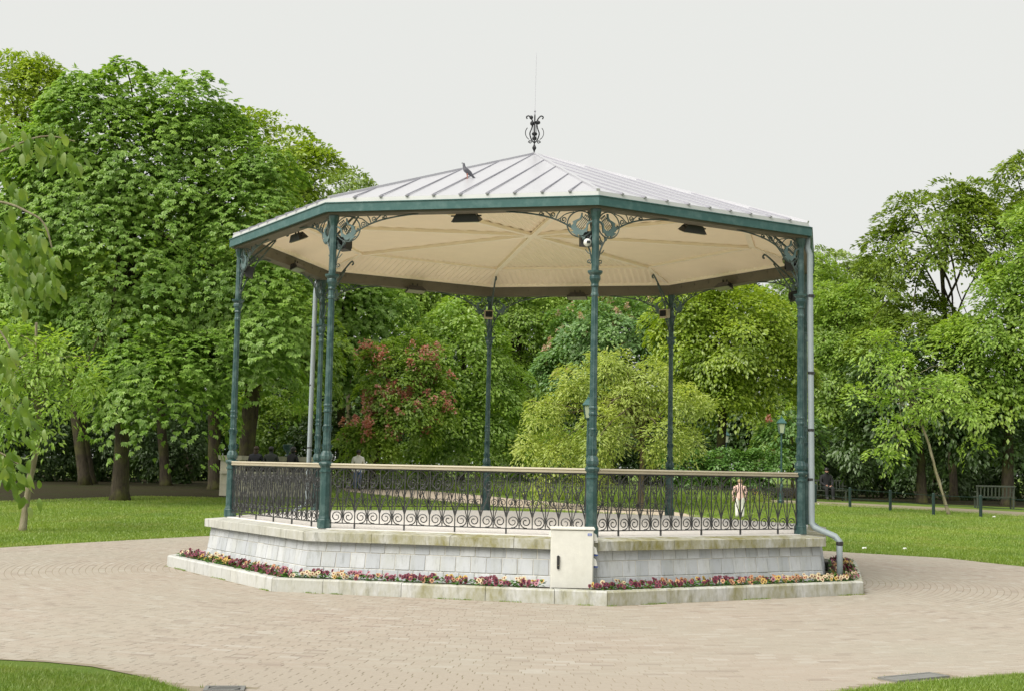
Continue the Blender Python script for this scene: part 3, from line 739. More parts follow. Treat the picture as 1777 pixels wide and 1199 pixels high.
# electrical cabinet
cab = empty('electrical_cabinet', (.60, -5.27, .17), R(1.0), 'pale grey electrical cabinet with black handle standing in the flower bed', 'cabinet')
cw, cdp, chh = .275, .10, .79
MB().box(-cw, cw, -cdp, cdp, 0, chh - .03).build('body', M['cab'], cab)
MB().prism([(-cw - .012, -cdp - .035, chh - .03), (cw + .012, -cdp - .035, chh - .03), (cw + .012, cdp + .01, chh - .03), (-cw - .012, cdp + .01, chh - .03)], [(-cw - .012, -cdp - .035, chh - .015), (cw + .012, -cdp - .035, chh - .015), (cw + .012, cdp + .01, chh), (-cw - .012, cdp + .01, chh)]).build('lid', M['cab'], cab)
dr = MB().prism([(-cw + .008, -cdp - .003, .012), (cw - .008, -cdp - .003, .012), (cw - .008, -cdp - .003, chh - .04), (-cw + .008, -cdp - .003, chh - .04)], [(-cw + .014, -cdp - .022, .018), (cw - .014, -cdp - .022, .018), (cw - .014, -cdp - .022, chh - .046), (-cw + .014, -cdp - .022, chh - .046)]).build('door', M['cab'], cab)
hd = MB(); hp = [(-.18 + .018 * math.cos(a), .34 + .07 * (1 if math.sin(a) >= 0 else -1) + .018 * math.sin(a)) for a in [k * math.pi / 8 for k in range(16)]]
hd.prism([(x, -cdp - .023, z) for x, z in hp][::-1], [(x, -cdp - .042, z) for x, z in hp][::-1]); hnd = hd.build('handle', M['black'], dr)
MB().lathe([(.007, 0), (.007, .004)], 8).build('lock', M['brass'], hnd, loc=(-.18, -cdp - .046, .30))
bp = MB().box(.195, .245, -cdp - .026, -cdp - .0225, chh - .105, chh - .075).build('label_plate', M['blue'], cab)
for k in range(2): MB().box(.202, .238, -cdp - .0285, -cdp - .0262, chh - .087 - k * .012, chh - .083 - k * .012).build('label_line', M['white'], bp)
for k, z in enumerate((.67, .50, .35)):
    s_ = MB().prism([(cw, -.06, z - .05), (cw, .03, z - .05), (cw, .03, z + .05), (cw, -.06, z + .05)], [(cw + .055, -.05, z - .055), (cw + .055, .02, z - .055), (cw + .035, .02, z + .03), (cw + .035, -.05, z + .03)]).build('socket', M['white'], cab)
    MB().lathe([(.028, 0), (.028, .02)], 10).build('socket_cap', M['blue'] if k else M['white'], s_, loc=(cw + .035, -.015, z - .075))
MB().box(-cw - .03, -cw, -.05, .02, .66, .73).build('socket', M['white'], cab)

# floodlights, loudspeakers, spot
fh = MB().prism([(-.24, -.09, -.10), (.24, -.09, -.10), (.24, .09, -.10), (-.24, .09, -.10)], [(-.16, -.05, .02), (.16, -.05, .02), (.16, .05, .02), (-.16, .05, .02)]).mesh('housing')
fg = MB().box(-.215, .215, -.075, .075, -.112, -.102).mesh('lens'); fy = MB().bar((-.25, 0, -.02), (.25, 0, -.02), .02, .02).bar((-.06, 0, .02), (-.06, .0, .09), .03, .02, (0, 1, 0)).bar((.06, 0, .02), (.06, .0, .09), .03, .02, (0, 1, 0)).mesh('yoke')
lens_dark = m_plain('lens_smoky', (.20, .21, .13), .15, 0, .2, 9)
for i in range(8):
    rot = Matrix.Rotation(sm[i] + math.pi / 2, 3, 'Z'); p = rot @ Vector((0, -ab + .22, ZB - .02))
    t = empty('floodlight', tuple(p), sm[i] + math.pi / 2, 'black floodlight hung inside the %s beam of the bandstand' % SIDE[i], 'floodlight', 'floodlights under the bandstand roof')
    a = obj('housing', fh, M['black'], t); a.rotation_euler[0] = R(22); t.scale = (.88, .88, .88); t.location.z += .01; b = obj('lens', fg, lens_dark, t); b.rotation_euler[0] = R(22); obj('yoke', fy, M['black'], t)
CN = ['left front', 'centre front', 'right front', 'right rear', 'rear right', 'rear centre', 'rear left', 'far left']
for i, mt_ in ((0, 'black'), (1, 'black'), (7, 'black'), (3, 'black'), (4, 'beige'), (5, 'beige'), (2, 'black')):
    p = vtx(i, RC - .16, ZB - .40, -.02 if i == 1 else .012)
    t = empty('loudspeaker', tuple(p), va[i] + math.pi / 2, '%s box loudspeaker high on the %s column' % (mt_, CN[i]), 'loudspeaker', 'loudspeakers on the columns')
    MB().prism([(-.085, -.06, -.09), (.085, -.06, -.09), (.085, .06, -.11), (-.085, .06, -.11)], [(-.085, -.06, .09), (.085, -.06, .09), (.085, .085, .07), (-.085, .085, .07)]).build('case', M[mt_], t)
    MB().box(-.07, .07, .088, .094, -.07, .05).build('grille', M['dark'], t); MB().bar((0, -.06, 0), (0, -.12, 0), .03, .03).build('arm', M['black'], t)
p = vtx(1, RC - .02, ZB - .48, -.022)
t = empty('spot_lamp', tuple(p), va[1] + math.pi / 2, 'small white spot lamp clamped to the centre front column', 'lamp')
MB().ball((0, 0, 0), .055, 8).build('globe', M['white'], t, True); MB().box(-.02, .025, -.075, -.045, -.02, .015).build('lens', M['black'], t)

# pigeon on the roof
def skin_mesh(name, J, E_, root=0, sub=2):
    me = bpy.data.meshes.new(name); me.from_pydata([j[:3] for j in J], E_, [])
    o = bpy.data.objects.new('tmp', me); COL.objects.link(o)
    o.modifiers.new('s', 'SKIN'); sv = me.skin_vertices[0].data
    for k, j in enumerate(J):
        rr = j[3]; sv[k].radius = rr if hasattr(rr, '__len__') else (rr, rr); sv[k].use_root = (k == root)
    sb = o.modifiers.new('u', 'SUBSURF'); sb.levels = sub; sb.render_levels = sub
    dg = bpy.context.evaluated_depsgraph_get(); ev = o.evaluated_get(dg); r_ = bpy.data.meshes.new_from_object(ev)
    bpy.data.objects.remove(o); r_.name = name; r_.materials.clear(); return r_
def roof_hit(u, v):
    d = (FW + RT * ((u - 888.5) / FPX) + UP * ((599.5 - v) / FPX)); nx, ny = math.cos(sm[0]), math.sin(sm[0]); k = (ZAP - ZE) / aE
    # z = ZE + k*(aE - a), a = x*nx + y*ny
    num = ZE + k * aE - k * (CAM.x * nx + CAM.y * ny) - CAM.z; den = d.z + k * (d.x * nx + d.y * ny); return CAM + d * (num / den)
pb = roof_hit(811, 311)
pm, n_, o_ = newmat('pigeon_feather'); principled(n_, o_, mix(n_, noise(n_, 9, 4), (.06, .06, .075), (.13, .13, .15)), .6)
bird = empty('pigeon', (pb.x, pb.y, pb.z + .004), R(20), 'grey pigeon standing on the front slope of the zinc roof', 'pigeon')
J = [(0, 0, .16, .062), (-.055, 0, .205, .058), (-.085, 0, .27, .034), (-.095, 0, .335, .030), (-.11, 0, .352, .024), (.075, 0, .115, .045), (.13, 0, .06, .026), (.19, 0, .005, (.012, .03))]
bme = skin_mesh('body', J, [(0, 1), (1, 2), (2, 3), (3, 4), (0, 5), (5, 6), (6, 7)]); bme.shade_smooth(); obj('body', bme, pm, bird); bird.scale = (.66, .66, .66)
MB().tube([(-.12, 0, .352), (-.155, 0, .34)], [.011, .003], 5).build('beak', M['black'], bird)
for s_ in (-.022, .022):
    MB().tube([(-.01, s_, .12), (.0, s_, .05), (-.005, s_, .004)], [.012, .006, .005], 5).tube([(-.005, s_, .005), (-.05, s_, .003)], .004, 4).tube([(-.005, s_, .005), (.025, s_, .003)], .004, 4).build('leg', m_leg if False else M['pink'], bird)

# ------------------------------------------------------------------ pansies
FM = {}
def petal_mesh(name, c1, c2, face, size):
    mts = []
    for q in (c1, c2, face): mts.append(m_plain('petal', q, .7, 0, .2, 40))
    me = bpy.data.meshes.new(name); V = []; Fc = []; mi_ = []
    pet = [(R(90 + 38), .9, 0), (R(90 - 38), .9, 0), (R(180 + 8), .85, 1), (R(-8), .85, 1), (R(270), 1.05, 1)]
    for a, sc_, mi0 in pet:
        dx, dz = math.cos(a), math.sin(a); px, pz = -dz, dx; s = size * sc_; b = len(V); yj = -.004 * mi0
        V += [(0, yj, 0), (dx * s * .55 + px * s * .52, yj - .004, dz * s * .55 + pz * s * .52), (dx * s + px * s * .3, yj - .001, dz * s + pz * s * .3), (dx * s - px * s * .3, yj - .001, dz * s - pz * s * .3), (dx * s * .55 - px * s * .52, yj - .004, dz * s * .55 - pz * s * .52)]
        Fc += [(b, b + 1, b + 2, b + 3, b + 4)]; mi_.append(mi0)
    b = len(V); s = size * .42
    V += [(s * math.cos(k * math.pi / 3), -.010, s * math.sin(k * math.pi / 3) - .004) for k in range(6)]; Fc.append(tuple(b + k for k in range(6))); mi_.append(2)
    me.from_pydata(V, [], Fc)
    for q in mts: me.materials.append(q)
    me.polygons.foreach_set('material_index', mi_); return me
PC_ = {'maroon': ((.13, .018, .035), (.17, .025, .05), (.02, .006, .01)), 'yellow': ((.46, .30, .06), (.50, .35, .10), (.10, .03, .015)), 'cream': ((.52, .43, .26), (.55, .46, .30), (.16, .04, .03)),
       'mauve': ((.32, .12, .16), (.38, .17, .20), (.06, .01, .02)), 'apricot': ((.42, .20, .09), (.46, .26, .14), (.12, .02, .02))}
for kk, (a, b, c) in PC_.items(): FM[kk] = petal_mesh('flower', a, b, c, .036)
fol = []
for vI in range(3):
    n = 26; P = []; D = []; Nn = []
    for k in range(n):
        a = random.uniform(0, 6.28); rr = random.uniform(.0, .09); P.append((rr * math.cos(a), rr * math.sin(a), random.uniform(.015, .085))); D.append((math.cos(a), math.sin(a), random.uniform(-.1, .7))); Nn.append((random.gauss(0, .3), random.gauss(0, .3), 1))
    fol.append((np.array(P), np.array(D), np.array(Nn)))
def leaf_geo(P, D, Nn, Ln, Wd, fold=.15):
    P = np.asarray(P, float); D = np.asarray(D, float); D /= np.linalg.norm(D, axis=1, keepdims=True) + 1e-9
    S = np.cross(D, Nn); S /= np.linalg.norm(S, axis=1, keepdims=True) + 1e-9; U = np.cross(S, D)
    Ln = np.broadcast_to(np.asarray(Ln, float), (len(P),))[:, None]; Wd = np.broadcast_to(np.asarray(Wd, float), (len(P),))[:, None]
    V = np.stack([P, P + D * Ln * .48 + S * Wd / 2 + U * Wd * fold, P + D * Ln - U * Ln * .12, P + D * Ln * .48 - S * Wd / 2 + U * Wd * fold], 1)
    b = 4 * np.arange(len(P))[:, None, None]
    return V.reshape(-1, 3), (np.array([[0, 1, 2], [0, 2, 3]])[None] + b).reshape(-1, 3)
m_pl = m_leaf('leaf_pansy', (.05, .13, .02), (.07, .17, .03), (.10, .2, .04), .2)
FOL = [np_mesh('foliage', *leaf_geo(*q, .055, .032), m_pl) for q in fol]
ORD = 'first second third fourth fifth sixth seventh eighth ninth tenth eleventh twelfth thirteenth fourteenth fifteenth sixteenth seventeenth eighteenth nineteenth twentieth twenty-first twenty-second'.split()
PLACE = {0: 'front', 1: 'right front', 2: 'right hand', 7: 'left front'}
seq = ['maroon', 'maroon', 'yellow', 'cream', 'maroon', 'mauve', 'maroon', 'apricot', 'maroon', 'yellow']
left_seq = ['maroon', 'apricot', 'cream', 'maroon', 'mauve', 'cream', 'yellow', 'maroon']
for i in (7, 0, 1, 2):
    rot = Matrix.Rotation(sm[i] + math.pi / 2, 3, 'Z'); npl = 22
    for row, (rr, zz) in enumerate(((5.685, .142), (5.50, .155))):
        a = ap(rr); run = 0; colr = None; cntp = 0
        for k in range(npl):
            x = (-1 + 2 * (k + .5 + random.uniform(-.25, .25)) / npl) * a * T8
            if run <= 0: colr = random.choice(left_seq if i in (7, 2) else seq); run = random.randint(1, 3)
            run -= 1
            p = rot @ Vector((x, -a + random.uniform(-.03, .03), zz))
            if abs(p.x - .60) < .33 and p.y > -5.55: continue
            cntp += 1
            t = empty('pansy_plant', tuple(p), random.uniform(0, 6.28), '%s pansy plant, %s from the left in the %s row of the %s bed' % (colr, ORD[cntp - 1], ['outer', 'inner'][row], PLACE[i]), 'pansy', '%s pansies in the %s bed' % (colr, PLACE[i]))
            o = obj('foliage', FOL[random.randrange(3)], None, t); s_ = random.uniform(.85, 1.2); o.scale = (s_, s_, s_)
            for q in range(random.choice((4, 6, 7, 8))):
                aa = random.uniform(0, 6.28); rd = random.uniform(.015, .10)
                c2 = colr if random.random() < .86 else random.choice(list(PC_))
                fo_ = obj('flower', FM[c2], None, t, (rd * math.cos(aa), rd * math.sin(aa), random.uniform(.07, .125)))
                fo_.rotation_euler = (R(random.uniform(-45, -5)), R(random.uniform(-18, 18)), random.uniform(-.9, .9) + (sm[i] + math.pi / 2) - t.rotation_euler[2]); s_ = random.uniform(.7, 1.05); fo_.scale = (s_, s_, s_)

# ------------------------------------------------------------------ trees
def unit(v): return v / (np.linalg.norm(v, axis=-1, keepdims=True) + 1e-9)
SP = {  # mat, mode, leaf length, width, leaves per bough, bough radius, boughs per m2, droop
    'chestnut': dict(mat='chest', mode='palm', L=.170, W=.088, n=128, rb=1.22, d=.31, droop=1.0),
    'chestnut_far': dict(mat='chest', mode='palm', L=.22, W=.105, n=40, rb=.85, d=.60, droop=.6),
    'yellow': dict(mat='yell', mode='one', L=.205, W=.112, n=165, rb=.82, d=.55, droop=.5),
    'mid': dict(mat='mid', mode='one', L=.21, W=.114, n=165, rb=.85, d=.52, droop=.5),
    'bright': dict(mat='bright', mode='one', L=.205, W=.112, n=160, rb=.75, d=.62, droop=.5),
    'airy': dict(mat='olive', mode='one', L=.22, W=.115, n=150, rb=.78, d=.44, droop=.45),
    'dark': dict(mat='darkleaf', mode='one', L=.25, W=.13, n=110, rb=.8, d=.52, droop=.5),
    'bluish': dict(mat='blue_gr', mode='one', L=.23, W=.13, n=120, rb=.7, d=.62, droop=.5),
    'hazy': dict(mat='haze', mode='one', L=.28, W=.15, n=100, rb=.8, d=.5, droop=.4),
    'weep': dict(mat='pale', mode='one', L=.145, W=.052, n=90, rb=.40, d=1.9, droop=1.3),
    'sapling': dict(mat='fresh', mode='one', L=.17, W=.075, n=60, rb=.40, d=.95, droop=.7),
    'young': dict(mat='fresh', mode='one', L=.150, W=.062, n=50, rb=.34, d=2.1, droop=.9),
    'hedge': dict(mat='hedge', mode='one', L=.13, W=.085, n=110, rb=.36, d=2.8, droop=.3),
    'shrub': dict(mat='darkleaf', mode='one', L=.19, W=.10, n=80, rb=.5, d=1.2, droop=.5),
    'shrubmid': dict(mat='mid', mode='one', L=.19, W=.10, n=90, rb=.5, d=1.2, droop=.5),
}
TRI = [0]
def crown_geo(sp, ells, rg, sparse=1.0, lowcut=-.55, core=1.0):
    Ps, Ds, Ns, Ls = [], [], [], []; tips = []
    for c, rad in ells:
        c = np.array(c); rad = np.array(rad); area = 4 * math.pi * (((rad[0] * rad[1]) ** 1.6 + (rad[0] * rad[2]) ** 1.6 + (rad[1] * rad[2]) ** 1.6) / 3) ** (1 / 1.6)
        nb = int(area * sp['d'] * sparse * 1.25)
        d = unit(rg.normal(size=(nb * 2, 3))); keep = (d[:, 2] > lowcut) & ((d[:, 1] < .35) | (rg.random(nb * 2) < .16)); d = d[keep][:nb]; nb = len(d)
        s = 1 - .46 * rg.random(nb) ** 1.5 + rg.normal(0, .06, nb)
        bc = c + rad * d * s[:, None]; o = unit(d / rad)
        # leave out boughs deep inside a neighbouring lobe
        for c2, r2 in ells:
            if c2 is c or np.allclose(c2, c): continue
            q = np.linalg.norm((bc - np.array(c2)) / np.array(r2), axis=1); k2 = q > .62; bc, o = bc[k2], o[k2]
        nb = len(bc); tips.append(bc)
        n = sp['n']; rb = sp['rb'] * rg.uniform(.65, 1.3, nb)
        upv = unit(np.array([0, 0, 1.0]) * .8 + o * .75 + rg.normal(0, .12, (nb, 3)))
        e1 = unit(np.cross(upv, rg.normal(size=(nb, 3)))); e2 = np.cross(upv, e1)
        a = rg.random((nb, n)) * 2 * math.pi; rr = np.sqrt(rg.random((nb, n)))
        # uneven lobed outline of each bough
        rr = rr * (1 + .28 * np.sin(3 * a + rg.random((nb, 1)) * 6.28))
        off = (np.cos(a)[..., None] * e1[:, None] + np.sin(a)[..., None] * e2[:, None])
        P = bc[:, None] + off * (rr * rb[:, None])[..., None] * 1.15 - upv[:, None] * (sp['droop'] * rr ** 2 * rb[:, None])[..., None] + rg.normal(0, .055, (nb, n, 3))
        D = unit(off * .9 + o[:, None] * .5 + np.array([0, 0, -.30]) + rg.normal(0, .30, (nb, n, 3)))
        Nn = unit(upv[:, None] + off * (.5 * rr)[..., None] + rg.normal(0, .22, (nb, n, 3)))
        Ps.append(P.reshape(-1, 3)); Ds.append(D.reshape(-1, 3)); Ns.append(Nn.reshape(-1, 3))
    P, D, Nn = np.concatenate(Ps), np.concatenate(Ds), np.concatenate(Ns)
    if sp['mode'] == 'palm':
        K = 5; S = unit(np.cross(D, Nn)); V2, F2 = [], []; outP, outD, outN, outL = [], [], [], []
        for k in range(K):
            an = (k - 2) * R(36); dd = unit(D * math.cos(an) + S * math.sin(an) - np.array([0, 0, .22]) * abs(1 - abs(k - 2) * .1))
            outP.append(P); outD.append(dd); outN.append(unit(Nn + S * math.sin(an) * .35)); outL.append(np.full(len(P), sp['L'] * (1.15 - .14 * abs(k - 2))))
        P, D, Nn, Ln = np.concatenate(outP), np.concatenate(outD), np.concatenate(outN), np.concatenate(outL); W = sp['W'] * (Ln / sp['L'])
        Ln = Ln * rg.uniform(.8, 1.2, len(P))
    else:
        sc_ = rg.uniform(.7, 1.3, len(P)); Ln = sp['L'] * sc_; W = sp['W'] * sc_
    V, F = leaf_geo(P, D, Nn, Ln, W)
    cp = []                                          # older inner foliage that closes the crown
    for c, rad in ells:
        rad = np.array(rad); nf = int(core * rad[0] * rad[2] * 22); d = unit(rg.normal(size=(nf, 3))); cp.append(np.array(c) + rad * d * (.62 * rg.random(nf) ** .4)[:, None])
    cp = np.concatenate(cp); nf = len(cp)
    if nf:
        V2, F2 = leaf_geo(cp, rg.normal(size=(nf, 3)), rg.normal(size=(nf, 3)), sp['L'] * 2.1, sp['L'] * 1.3); F = np.concatenate([F, F2 + len(V)]); V = np.concatenate([V, V2])
    TRI[0] += len(F); return V, F, np.concatenate(tips)
def trunk_mesh(name, pts, rads, n=9, rg=None, flare=1.5):
    P = smooth([tuple(p) for p in pts], 5); k = len(P); rs = np.interp(np.linspace(0, 1, k), np.linspace(0, 1, len(rads)), rads)
    mb = MB(); rs = [float(r_) for r_ in rs]
    z0 = P[0][2]
    rs = [r_ * (1 + (flare - 1) * math.exp(-max(0, p[2] - z0) / .28)) for r_, p in zip(rs, P)]
    mb.tube(P, rs, n)
    if rg is not None:
        mb.v = [(x + rg.normal(0, .012), y + rg.normal(0, .012), z) for x, y, z in mb.v]
    return mb.mesh(name, True)
def limbs_mesh(top, tips, rg, n, r0, low=None):
    mb = MB(); idx = rg.choice(len(tips), min(n, len(tips)), replace=False)
    a0, a1 = np.array(low if low is not None else top), np.array(top)
    for q in idx:
        t = np.array(tips[q]); st = a0 + (a1 - a0) * rg.random(); ln = np.linalg.norm(t - st)
        m1 = st + (t - st) * .35 + np.array([0, 0, ln * .10]) + rg.normal(0, .05 * ln, 3); m2 = st + (t - st) * .7 + np.array([0, 0, ln * .08]) + rg.normal(0, .04 * ln, 3)
        P = smooth([tuple(st), tuple(m1), tuple(m2), tuple(t)], 3); rr = r0 * rg.uniform(.5, 1.0)
        mb.tube(P, list(np.linspace(rr, rr * .18, len(P))), 5, False)
    return mb.mesh('limbs', True)
def tree(name, label, D, trunk_u, ells_px, species, tr=.2, bark='bark', seed=1, nl=16, sparse=1.0, lowcut=-.55, cat='tree', group=None, lean=None, base=None, bloom=None, thick=.9, trunk_top=None):
    rg = np.random.default_rng(seed); sp = SP[species]
    b = Vector(base) if base is not None else ground_at(trunk_u, D)
    s = D / FPX
    ells = []
    for e in ells_px:
        u, v, ru, rv = e[:4]; dd = e[4] if len(e) > 4 else 0.0
        c = at(u, v, D + dd); ells.append((np.array(c) - np.array(b), (ru * s, ru * s * thick, rv * s)))
    t = empty(name, tuple(b), 0, label, cat, group)
    V, F, tips = crown_geo(sp, ells, rg, sparse, lowcut, 0.0 if species in ('airy', 'weep', 'sapling', 'young') else 1.0)
    obj('crown', np_mesh('crown', V, F, M[sp['mat']]), None, t)
    e0 = ells[0]
    if tr > 0:
        topp = np.array(e0[0]) + np.array([0, 0, .25 * e0[1][2]]) if trunk_top is None else np.array(at(*trunk_top, D)) - np.array(b)
        mid_ = np.array([topp[0] * .4, topp[1] * .4, topp[2] * .5]) if lean is None else np.array(lean)
        obj('trunk', trunk_mesh('trunk', [(0, 0, -.1), tuple(mid_ * .5), tuple(mid_), tuple(topp)], [tr, tr * .88, tr * .75, tr * .3], 10, rg), M[bark], t)
        if nl: obj('limbs', limbs_mesh(topp, tips, rg, nl, tr * .42, mid_), M[bark], t)
    if bloom:
        mat_, frac, size, zone = bloom; k = rg.random(len(tips)) < frac; q = tips[k]
        if zone is not None: q = q[np.array([zone(x + np.array(b)) for x in q], bool)] if len(q) else q
        P, Dn, Nn = [], [], []
        for c in q:
            h = size * rg.uniform(.7, 1.3); ax = unit(np.array([rg.normal(0, .4), rg.normal(0, .4) - .3, .8])); nf = 40; tt = rg.random(nf)
            a = rg.random(nf) * 6.28; wd = (1 - tt * .8) * h * .38
            off = np.stack([np.cos(a) * wd, np.sin(a) * wd, np.zeros(nf)], 1); P.append(c + np.array([0, -.12, .25]) + ax * (tt * h)[:, None] + off); Dn.append(unit(off + ax * .1 + rg.normal(0, .15, (nf, 3)))); Nn.append(unit(rg.normal(0, .5, (nf, 3)) + np.array([0, -.5, .8])))
        if P:
            V, F = leaf_geo(np.concatenate(P), np.concatenate(Dn), np.concatenate(Nn), .12, .10); TRI[0] += len(F)
            obj('blossom', np_mesh('blossom', V, F, M[mat_]), None, t)
    return t

# left-hand group
tree('horse_chestnut', 'big dense horse chestnut with thick mossy trunk on the left lawn', 46, 208, [(225, 400, 190, 300), (415, 400, 125, 210, -.5), (455, 570, 95, 140, -1), (70, 430, 120, 240, -.8), (300, 640, 150, 90, -1.5), (160, 260, 110, 150, -1), (330, 230, 100, 110)],
     'chestnut', .29, seed=11, nl=26, base=(-13.99, 22.98, .29), lowcut=-.75)
tree('maple_tree', 'yellow green tree rising behind the horse chestnut at the top left corner', 58, 150, [(25, 230, 90, 150), (70, 150, 40, 60)], 'yellow', .25, seed=12, nl=12)
tree('maple_tree', 'yellow green tree behind the right shoulder of the horse chestnut', 58, 425, [(490, 400, 95, 205), (545, 300, 45, 55), (430, 240, 45, 55)], 'yellow', .28, seed=13, nl=18)
tree('ash_tree', 'pale feathery tree far behind, just above the left end of the roof', 92, 605, [(605, 400, 58, 120)], 'hazy', .2, seed=14, nl=10, sparse=.6)
tree('lime_tree', 'shaded tree with stout dark trunk behind the far left column', 56, 375, [(360, 560, 130, 150), (480, 600, 110, 120)], 'mid', .30, 'bark', 15, 14)
tree('lime_tree', 'shaded tree with a trunk between the chestnut and the far left column', 60, 290, [(250, 560, 140, 150)], 'mid', .24, 'bark', 16, 10)
tree('lime_tree', 'shaded tree with slim trunk just left of the big chestnut trunk', 60, 160, [(90, 560, 150, 160)], 'mid', .22, 'bark', 17, 10)
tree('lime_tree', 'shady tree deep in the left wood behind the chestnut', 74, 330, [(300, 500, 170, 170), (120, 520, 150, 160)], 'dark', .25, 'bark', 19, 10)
tree('lime_tree', 'dark trunked tree directly behind the seated people', 54, 425, [(440, 600, 100, 100)], 'chestnut_far', .33, 'bark', 18, 8)
# seen through the bandstand
tree('horse_chestnut', 'horse chestnut framed by the two left columns of the bandstand', 64, 592, [(590, 590, 75, 120), (560, 520, 90, 110), (640, 520, 80, 90, 1)], 'chestnut_far', .25, seed=21, nl=14, lowcut=-.8)
tree('red_horse_chestnut', 'red flowering chestnut seen through the left bay of the bandstand', 61, 640, [(700, 660, 80, 90), (645, 762, 64, 34, -.8), (748, 705, 46, 50, -.5), (700, 735, 60, 48, -.6)], 'shrubmid', .18, seed=22, nl=14, bloom=('pink', .75, .60, lambda q: q[1] < 38.6 and q[2] < 6.7), lowcut=-.7)
tree('field_maple', 'bright green tree right of the red flowering chestnut', 66, 800, [(805, 620, 85, 120), (800, 740, 100, 85), (850, 690, 70, 110)], 'bright', .2, seed=23, nl=14, lowcut=-.9)
tree('lime_tree', 'tall tree behind the red flowering chestnut close under the roof', 80, 740, [(730, 520, 110, 110), (680, 470, 90, 80)], 'mid', .25, seed=24, nl=12)
tree('lime_tree', 'tall tree behind the rear centre column', 84, 900, [(900, 540, 120, 120), (900, 690, 90, 110)], 'mid', .25, seed=25, nl=12)
tree('white_horse_chestnut', 'grey green chestnut with pale blossom above the weeping tree', 74, 1060, [(1055, 590, 115, 80), (1010, 640, 90, 80)], 'bluish', .22, seed=26, nl=10, bloom=('blossom', .35, .4, None))
tree('lime_tree', 'tall green tree behind the pale blossomed chestnut', 90, 1120, [(1110, 500, 140, 100), (1000, 480, 120, 90)], 'mid', .25, seed=27, nl=8)
tree('robinia_tree', 'wide yellow green tree with forked dark branches beside the rear right column', 62, 1248, [(1265, 580, 125, 105), (1320, 640, 85, 85), (1200, 560, 80, 75), (1250, 680, 100, 60)], 'yellow', .24, seed=28, nl=24, lowcut=-.6)
tree('lime_tree', 'dark green tree behind the right front column', 84, 1390, [(1385, 580, 95, 150), (1400, 740, 90, 90)], 'mid', .25, seed=29, nl=10)
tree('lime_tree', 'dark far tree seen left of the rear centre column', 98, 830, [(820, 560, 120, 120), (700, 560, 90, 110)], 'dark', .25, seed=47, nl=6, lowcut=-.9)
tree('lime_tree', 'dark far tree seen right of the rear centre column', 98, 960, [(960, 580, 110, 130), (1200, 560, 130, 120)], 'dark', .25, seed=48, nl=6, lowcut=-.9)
# right-hand group
tree('ash_tree', 'pale hazy tree at the edge of the sky right of the bandstand', 92, 1450, [(1455, 560, 85, 135), (1400, 540, 60, 110), (1510, 520, 60, 90)], 'hazy', .25, seed=31, nl=10)
tree('lime_tree', 'mid green tree just right of the downpipe', 74, 1450, [(1450, 630, 85, 140), (1500, 560, 60, 80), (1420, 760, 80, 80)], 'mid', .25, seed=32, nl=12, lowcut=-.8)
tree('robinia_tree', 'tall open crowned tree on the right with sky between its boughs', 62, 1655, [(1630, 430, 118, 125), (1560, 470, 70, 90), (1700, 400, 65, 95), (1590, 590, 105, 80)], 'airy', .19, seed=33, nl=18, lowcut=-.5)
tree('lime_tree', 'green tree with leaning trunk at the right edge of the view', 56, 1748, [(1750, 620, 115, 170), (1800, 480, 90, 130), (1680, 640, 80, 110)], 'mid', .26, seed=34, nl=18, lowcut=-.7)
tree('robinia_tree', 'open tree whose top stands at the far right edge of the sky', 70, 1800, [(1800, 370, 70, 95), (1770, 290, 40, 32)], 'airy', .24, seed=35, nl=14)
tree('lime_tree', 'shaded tree filling the space behind the leaning sapling', 57, 1600, [(1590, 670, 115, 95), (1690, 740, 90, 80), (1520, 730, 80, 80)], 'dark', .22, seed=36, nl=10, lowcut=-.8)

# understorey
shr = [(90, 760, 70, 95, 66), (200, 770, 80, 85, 68), (300, 765, 70, 80, 66), (480, 745, 80, 80, 66), (560, 770, 70, 60, 64), (640, 810, 60, 40, 62), (20, 780, 80, 80, 64),
       (1440, 800, 70, 60, 64), (1530, 800, 70, 60, 66), (1620, 805, 75, 60, 64), (1710, 800, 75, 65, 66), (1790, 800, 70, 70, 64), (890, 775, 75, 60, 74), (730, 800, 75, 50, 70), (980, 790, 70, 50, 72),
       (150, 765, 70, 80, 76), (250, 765, 70, 80, 78), (345, 760, 70, 80, 76), (420, 770, 70, 75, 78), (1080, 800, 80, 45, 80), (1170, 795, 75, 50, 80), (1480, 780, 75, 80, 76), (1570, 780, 75, 80, 76), (1665, 780, 75, 80, 76)]
words = ['far left edge', 'left of the big chestnut trunk', 'right of the big chestnut trunk', 'behind the stone wall', 'behind the left downpipe', 'below the red chestnut', 'behind the young left tree', 'right of the right downpipe', 'left of the leaning sapling', 'behind the leaning sapling', 'behind the bench', 'at the right edge', 'behind the rear centre column', 'below the bright green tree', 'left of the weeping tree',
         'deep in the wood, left of the chestnut trunk', 'deep in the wood, right of the chestnut trunk', 'deep in the wood, left of the dark trunk', 'deep in the wood, behind the seated people', 'far behind the weeping tree trunk', 'far behind the right of the weeping tree', 'deep in the wood, near the downpipe', 'deep in the wood, left of the sapling', 'deep in the wood, left of the bench']
for k, (u, v, ru, rv, D) in enumerate(shr):
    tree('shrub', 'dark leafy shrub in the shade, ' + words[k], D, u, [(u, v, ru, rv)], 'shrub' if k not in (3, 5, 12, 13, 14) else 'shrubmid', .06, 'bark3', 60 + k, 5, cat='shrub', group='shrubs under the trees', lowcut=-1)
for k, (u, ru) in enumerate(((1190, 45), (1260, 50), (1325, 45))):
    tree('hedge', ['clipped green hedge left of the signpost, nearest the weeping tree', 'clipped green hedge behind the robinia trunk', 'clipped green hedge beside the signpost and lamp'][k], 57, u, [(u, 808, ru, 32)], 'hedge', .04, 'bark3', 80 + k, 4, cat='hedge', lowcut=-1, thick=.6)
